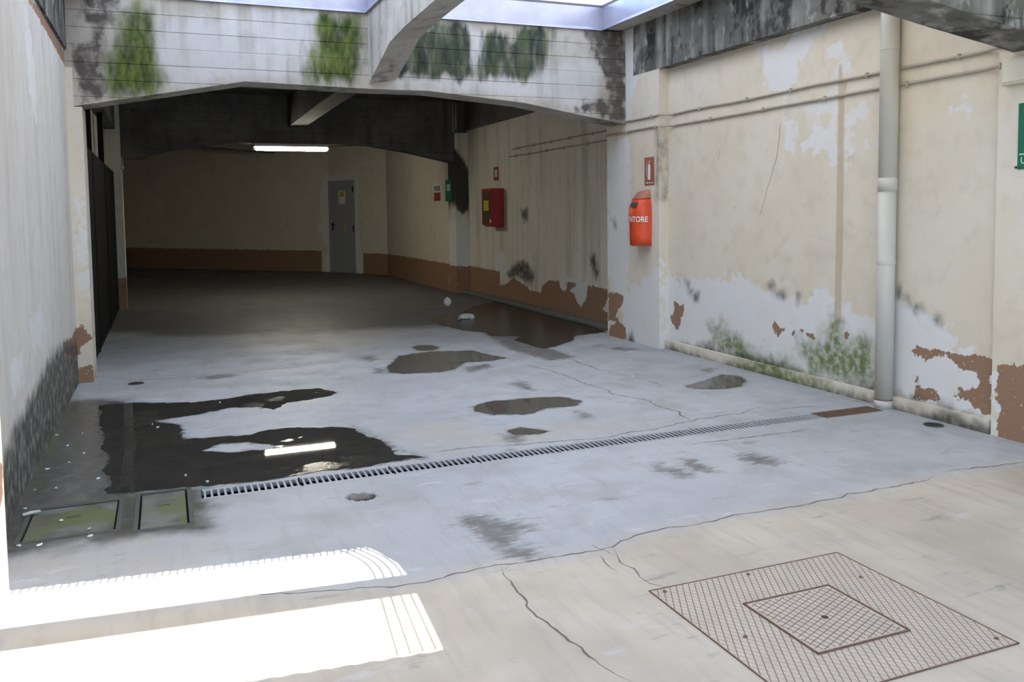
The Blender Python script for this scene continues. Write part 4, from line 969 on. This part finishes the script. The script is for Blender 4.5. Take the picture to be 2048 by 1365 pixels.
o, fn = sign_x('exit_sign', 4.62, 3.18, 3.553, 1.60, 1.98, M['sign_green'], 'green emergency exit sign cut by the right edge of the photo')
flat([(-.145, -.045), (.145, -.045), (.145, .13), (-.145, .13)], fn, M['sign_mint'], o, 'pictogram_panel')
fig = [(-.02, .10), (.0, .11), (.03, .07), (.06, .06), (.06, .045), (.025, .05), (.01, .07), (.015, .02), (.04, -.02), (.02, -.03), (.0, .0), (-.03, -.02), (-.06, -.02), (-.06, -.005), (-.03, .0), (-.015, .03), (-.03, .07)]
flat([(x, z) for x, z in fig], lambda a, b: (fn(a, b)[0] - 0.0012,) + fn(a, b)[1:], M['sign_green'], o, 'running_figure')
flat([(-.175, -.108), (.175, -.108), (.175, -.100), (-.175, -.100)], fn, M['sign_mint'], o, 'divider_line')
lettering('USCITA', 0.052, lambda x, y: fn(x - 0.078, y - 0.142), M['sign_mint'], o)
Shape().tube([(4.612, 3.557, 1.612), (4.606, 3.557, 1.612)], 0.008, 8).build('screw', M['dark_mark'], o)

o, fn = sign_x('warning_sign', 4.605, 14.70, 15.10, 1.585, 1.893, M['white_print'], 'small white and red notice beside the far green sign', t=0.008)
flat([(-.20, -.150), (.20, -.150), (.20, .0), (-.20, .0)], fn, M['sign_red'], o, 'red_half')
for k in range(3): flat([(-.16 + .12*k, .03), (-.09 + .12*k, .03), (-.09 + .12*k, .12), (-.16 + .12*k, .12)], fn, M['dark_mark'], o, 'pictogram')
o = empty('exit_sign', (4.42, 14.2, 1.56)); tag(o, 'small green exit sign beside the far column', 'sign')
Shape().bevel_box((4.597, 14.05, 1.57), (4.605, 14.42, 1.945), 0.0015, 1).build('board', M['sign_green'], o)
flat([(.10, .0), (-.10, .0), (-.10, .12), (.10, .12)], lambda a, b: (4.5955, 14.235 - a, 1.75 + b), M['sign_mint'], o, 'pictogram')

# ------------------------------------------------------------------ hydrant cabinet and its sign
def cabinet():
    o = empty('hose_cabinet', (4.75, 12.48, 1.14)); tag(o, 'red fire hose cabinet on the streaked wall behind the arch', 'cabinet')
    x0, x1, y0, y1, z0, z1 = 4.655, 4.85, 12.28, 12.70, 1.150, 1.740
    s = Shape(); s.prism([(x0, z0+.04), (x0+.05, z0), (x1, z0), (x1, z1), (x0, z1)], lambda a, b: (a, y0, b), lambda a, b: (a, y1, b))
    s.build('box', M['cabinet_red'], o)
    d = Shape().bevel_box((x0-.012, y0, z0+.035), (x0-.001, y1, z1), 0.003, 1).build('door', M['cabinet_red'], o)
    mesh_obj('door_panel', *(lambda s: (s.v, s.f))(Shape().box((x0-.017, y0+.045, z0+.08), (x0-.0125, y1-.045, z1-.045))), M['cabinet_dark'], d)
    mesh_obj('label_panel', *(lambda s: (s.v, s.f))(Shape().box((x0-.019, y0+.10, 1.40), (x0-.0175, y1-.10, 1.56))), M['yellow'], d)
    Shape().box((x0-.03, y0+.012, 1.22), (x0-.012, y0+.03, 1.27)).build('latch', M['white_print'], o)
cabinet()
o, fn = sign_x('hose_sign', 4.85, 12.48, 12.69, 1.87, 2.08, M['sign_red'], 'small dull red sign above the hose cabinet')
flat([(-.06, -.05), (.06, -.05), (.06, .06), (-.06, .06)], fn, M['sign_mint'], o, 'pictogram')

# ------------------------------------------------------------------ grey steel door in the back wall
def back_door():
    o = empty('door_1', (B_[0], B_[1], 0)); tag(o, 'grey steel door with black handle in the back wall', 'door', kind='structure')
    u = Vector(((C_[0]-B_[0]), (C_[1]-B_[1]), 0)); W = u.length; u.normalize(); n = Vector((u.y, -u.x, 0))
    if n.dot(Vector((0, 0, 0)) - Vector((B_[0], B_[1], 0))) < 0: n = -n
    b = Vector((B_[0], B_[1], 0)); Z = Vector((0, 0, 1))
    def blk(name, a0, a1, z0, z1, d0, d1, mat, parent=o):
        return Shape().frame_box(b + u*a0 + Z*z0 + n*d0, u*(a1-a0), Z*(z1-z0), n*(d1-d0)).build(name, mat, parent)
    blk('jamb', 0, 0.05, 0, 2.15, -0.1, 0.02, M['door_grey']); blk('jamb', W-0.05, W, 0, 2.15, -0.1, 0.02, M['door_grey']); blk('head', 0.05, W-0.05, 2.10, 2.15, -0.1, 0.02, M['door_grey'])
    leaf = blk('leaf', 0.055, W-0.055, 0.0, 2.098, -0.06, 0.0, M['door_grey'])
    blk('handle_plate', 0.10, 0.145, 0.98, 1.17, 0.0, 0.012, M['black'], leaf)
    blk('lever', 0.11, 0.25, 1.105, 1.13, 0.03, 0.05, M['black'], leaf); blk('lever_neck', 0.11, 0.135, 1.105, 1.13, 0.01, 0.035, M['black'], leaf)
    for z in (1.86, 0.96): blk('hinge', W-0.065, W-0.025, z, z+0.14, 0.0, 0.03, M['black'])
    blk('warning_sticker', 0.36, 0.60, 1.60, 1.91, 0.0, 0.004, M['white_print'], leaf)
    st = blk('yellow_panel', 0.40, 0.56, 1.77, 1.89, 0.004, 0.006, M['yellow'], leaf)
    blk('small_yellow_sticker', 0.53, 0.58, 0.95, 1.09, 0.0, 0.004, M['yellow'], leaf)
back_door()

# ------------------------------------------------------------------ fluorescent lamp under the far beam
def lamp():
    o = empty('ceiling_lamp', (1.94, 14.05, 2.39)); tag(o, 'glowing yellow fluorescent lamp under the far beam', 'lamp')
    Shape().bevel_box((1.37, 13.985, 2.452), (2.51, 14.135, 2.50), 0.006, 1).build('housing', M['lamp_body'], o)
    Shape().tube([(1.385, 14.06, 2.425), (1.40, 14.06, 2.425), (2.48, 14.06, 2.425), (2.495, 14.06, 2.425)], [0.026, 0.036, 0.036, 0.026], 16).build('diffuser', M['lamp_glow'], o, True)
    for x0, x1 in ((1.355, 1.386), (2.494, 2.525)):
        Shape().tube([(x0, 14.06, 2.425), (x1, 14.06, 2.425)], 0.029, 14).build('end_cap', M['lamp_body'], o)
lamp()

# ------------------------------------------------------------------ black gate on the left behind the arch
def gate():
    o = empty('black_gate', (-0.66, 11.6, 0)); tag(o, 'black sheet-metal gate along the left wall behind the arch', 'gate')
    n = 12; y0, y1 = 8.9, 13.9; w = (y1 - y0) / n
    for k in range(n):
        Shape().bevel_box((-0.665, y0 + w*k + 0.004, 0.02), (-0.64, y0 + w*(k+1) - 0.004, 2.06 - 0.002*k), 0.004, 1).build('panel', M['gate_black'], o)
    for y in (9.75, 11.75):
        Shape().box((-0.70, y - 0.05, 0), (-0.64, y + 0.05, 2.66)).build('post', M['gate_black'], o)
    Shape().box((-0.69, y0, 2.0), (-0.665, y1, 2.06)).build('top_rail', M['gate_black'], o)
    Shape().box((-0.69, y0, 0.05), (-0.665, y1, 0.11)).build('bottom_rail', M['gate_black'], o)
gate()

# ------------------------------------------------------------------ litter
def crumple(name, loc, size, mat, label, group=None, flatz=0.7, seed=0, cat='litter'):
    bm = bmesh.new(); bmesh.ops.create_icosphere(bm, subdivisions=3, radius=1)
    rnd = np.random.default_rng(seed)
    dirs = rnd.normal(size=(26, 3)); dirs /= np.linalg.norm(dirs, axis=1)[:, None]; amp = rnd.uniform(0.55, 1.0, 26)
    for v in bm.verts:
        p = np.array(v.co); k = np.argmax(dirs @ p); s = amp[k] * (0.75 + 0.25 * (dirs[k] @ p))
        v.co = Vector((p[0]*size[0]*s, p[1]*size[1]*s, max(p[2]*size[2]*s, -size[2]*flatz) + size[2]*flatz))
    me = bpy.data.meshes.new(name); bm.to_mesh(me); bm.free(); me.materials.append(mat)
    o = bpy.data.objects.new(name, me); o.location = loc; link(o)
    return tag(o, label, cat, group)
crumple('paper_ball', (3.87, 12.13, 0.0), (0.065, 0.06, 0.085), M['paper'], 'crumpled white paper ball at the edge of the black puddle', seed=3)
crumple('plastic_bag', (3.62, 10.55, 0.002), (0.13, 0.10, 0.05), M['plastic'], 'crumpled clear plastic lying in the black puddle', seed=5, flatz=0.4)
def scrap(x, y, k):
    r = random.Random(k + 40)
    s = r.uniform(0.007, 0.014); a = r.uniform(0, 6.28); el = r.uniform(0.35, 0.8)
    n = 7; v = []
    ca, sa = math.cos(a), math.sin(a)
    for i in range(n):
        t = 2*math.pi*i/n; q = r.uniform(0.75, 1.2)
        px, py = math.cos(t)*s*q, math.sin(t)*s*q*el
        v.append((ca*px - sa*py, sa*px + ca*py, 0.0025 + r.uniform(0, 0.007)))
    v.append((0, 0, 0.009)); f = [(i, (i+1) % n, n) for i in range(n)]
    low = [(p[0]*0.97, p[1]*0.97, 0.0022) for p in v[:n]]
    v += low; f += [(i, n+1+i, n+1+(i+1) % n, (i+1) % n) for i in range(n)] + [tuple(range(2*n, n, -1))]
    me = bpy.data.meshes.new('paper_scrap'); me.from_pydata(v, [], f); me.materials.append(M['paper'] if k % 3 else M['leaf'])
    o = bpy.data.objects.new('paper_scrap', me); o.location = (x, y, 0); link(o)
    near = x < 0.6 and y < 8
    tag(o, 'tiny pale scrap of litter on the wet floor by the left wall' if near else 'tiny pale scrap of litter on the floor beyond the drain', 'litter', 'pale litter scraps by the left wall' if near else 'pale litter scraps beyond the drain')
for k, (x, y) in enumerate(D['litter'][0]): scrap(x, y, k)
def stick(p, q, label):
    tag(Shape().tube([(p[0], p[1], 0.012), ((p[0]+q[0])/2, (p[1]+q[1])/2, 0.014), (q[0], q[1], 0.012)], [0.007, 0.009, 0.006], 6).build('stick', M['leaf']), label, 'litter')
stick((-0.655, 4.50), (-0.585, 4.53), 'short pale stick lying by the left wall near the floor covers')
r_ = random.Random(5)
for k in range(9):
    c = D['pothole'][0]; x = r_.uniform(min(p[0] for p in c)+.04, max(p[0] for p in c)-.04); y = sum(p[1] for p in c)/len(c) + r_.uniform(-.03, .03)
    s_ = r_.uniform(0.008, 0.016)
    crumple('pebble', (x, y, -0.027), (s_, s_, s_*0.8), M['kerb'], 'small pebble in the little pothole before the drain', 'pebbles in the pothole', 0.6, 60+k, 'pebble')

# ------------------------------------------------------------------ added unseen translucent sheets, with one open strip to shape the sun patches
def added_sun_screen():
    O = Vector((SUN_SLOPE.x*4.2 + 0.81, SUN_SLOPE.y*4.2 + 3.49, 4.2)); a = math.radians(-5.5)
    U = Vector((math.cos(a), math.sin(a), 0)); W = Vector((-math.sin(a), math.cos(a), 0))
    def P(u, v, z=0.0): return O + U*u + W*v + Vector((0, 0, z))
    def sheet(u0, u1, v0, v1, label, mat, edge=None, lift=0.0):
        n = int((u1 - u0) / 0.019); vs = []; f = []
        rows = 9
        for i in range(n + 1):
            u = u0 + (u1 - u0) * i / n
            for j in range(rows):
                v = v0 + (v1 - v0) * j / (rows - 1)
                uu = u
                if edge: uu = max(u, edge(v))
                vs.append(P(uu, v, lift + 0.009 * math.sin(2*math.pi*uu/0.076)))
        for i in range(n):
            for j in range(rows - 1):
                q = i*rows + j; f.append((q, q+rows, q+rows+1, q+1))
        o = mesh_obj('roofing_sheet', vs, f, mat, None, True)
        tag(o, label, 'roofing', 'translucent roofing sheets over the yard')
    sheet(-4.0, 5.0, 0.0, 4.4, 'translucent corrugated roofing over the far part of the yard', M['sheet_blue'])
    sheet(-4.0, 5.0, -3.3, -0.93, 'translucent corrugated roofing over the near part of the yard', M['sheet_cream'])
    def edge(v): return 0.045 + 0.02*min(1, -v/0.9) - (0.11 * max(0.0, 1 - (-v)/0.30) ** 2)
    sheet(-0.1, 5.0, -1.02, 0.08, 'translucent corrugated roofing right of the sunny gap', M['sheet_cream'], edge, 0.03)
    sheet(-4.0, -1.75, -1.02, 0.08, 'translucent corrugated roofing left of the sunny gap', M['sheet_cream'], None, 0.03)
    s = Shape(); s.frame_box(P(-4, -0.505, -0.012), U*9, W*0.165, Vector((0, 0, -0.02)))  # added purlin, casts the strip of shade between the sun patches
    tag(s.build('roof_purlin', M['timber']), 'grey purlin carrying the roofing across the sunny gap', 'purlin')
    g = empty('wire_guard', tuple(P(0, 0, 0))); tag(g, 'thin wires left along the torn edge of the roofing', 'wire guard')  # added wires, there to cast bar shadows at the patch edges
    for k in range(4):
        pts = [P(edge(v) - 0.030*(k+1) - 0.012*k*(-v), v, -0.018) for v in np.linspace(-0.93, 0.0, 14)]
        Shape().tube(pts, 0.005, 5).build('wire', M['wire'], g)
    for k in range(62):
        u = -1.72 + 0.0275*k
        Shape().tube([P(u, 0.02, -0.018), P(u, -0.05, -0.018)], 0.0045, 5).build('wire', M['wire'], g)
added_sun_screen()
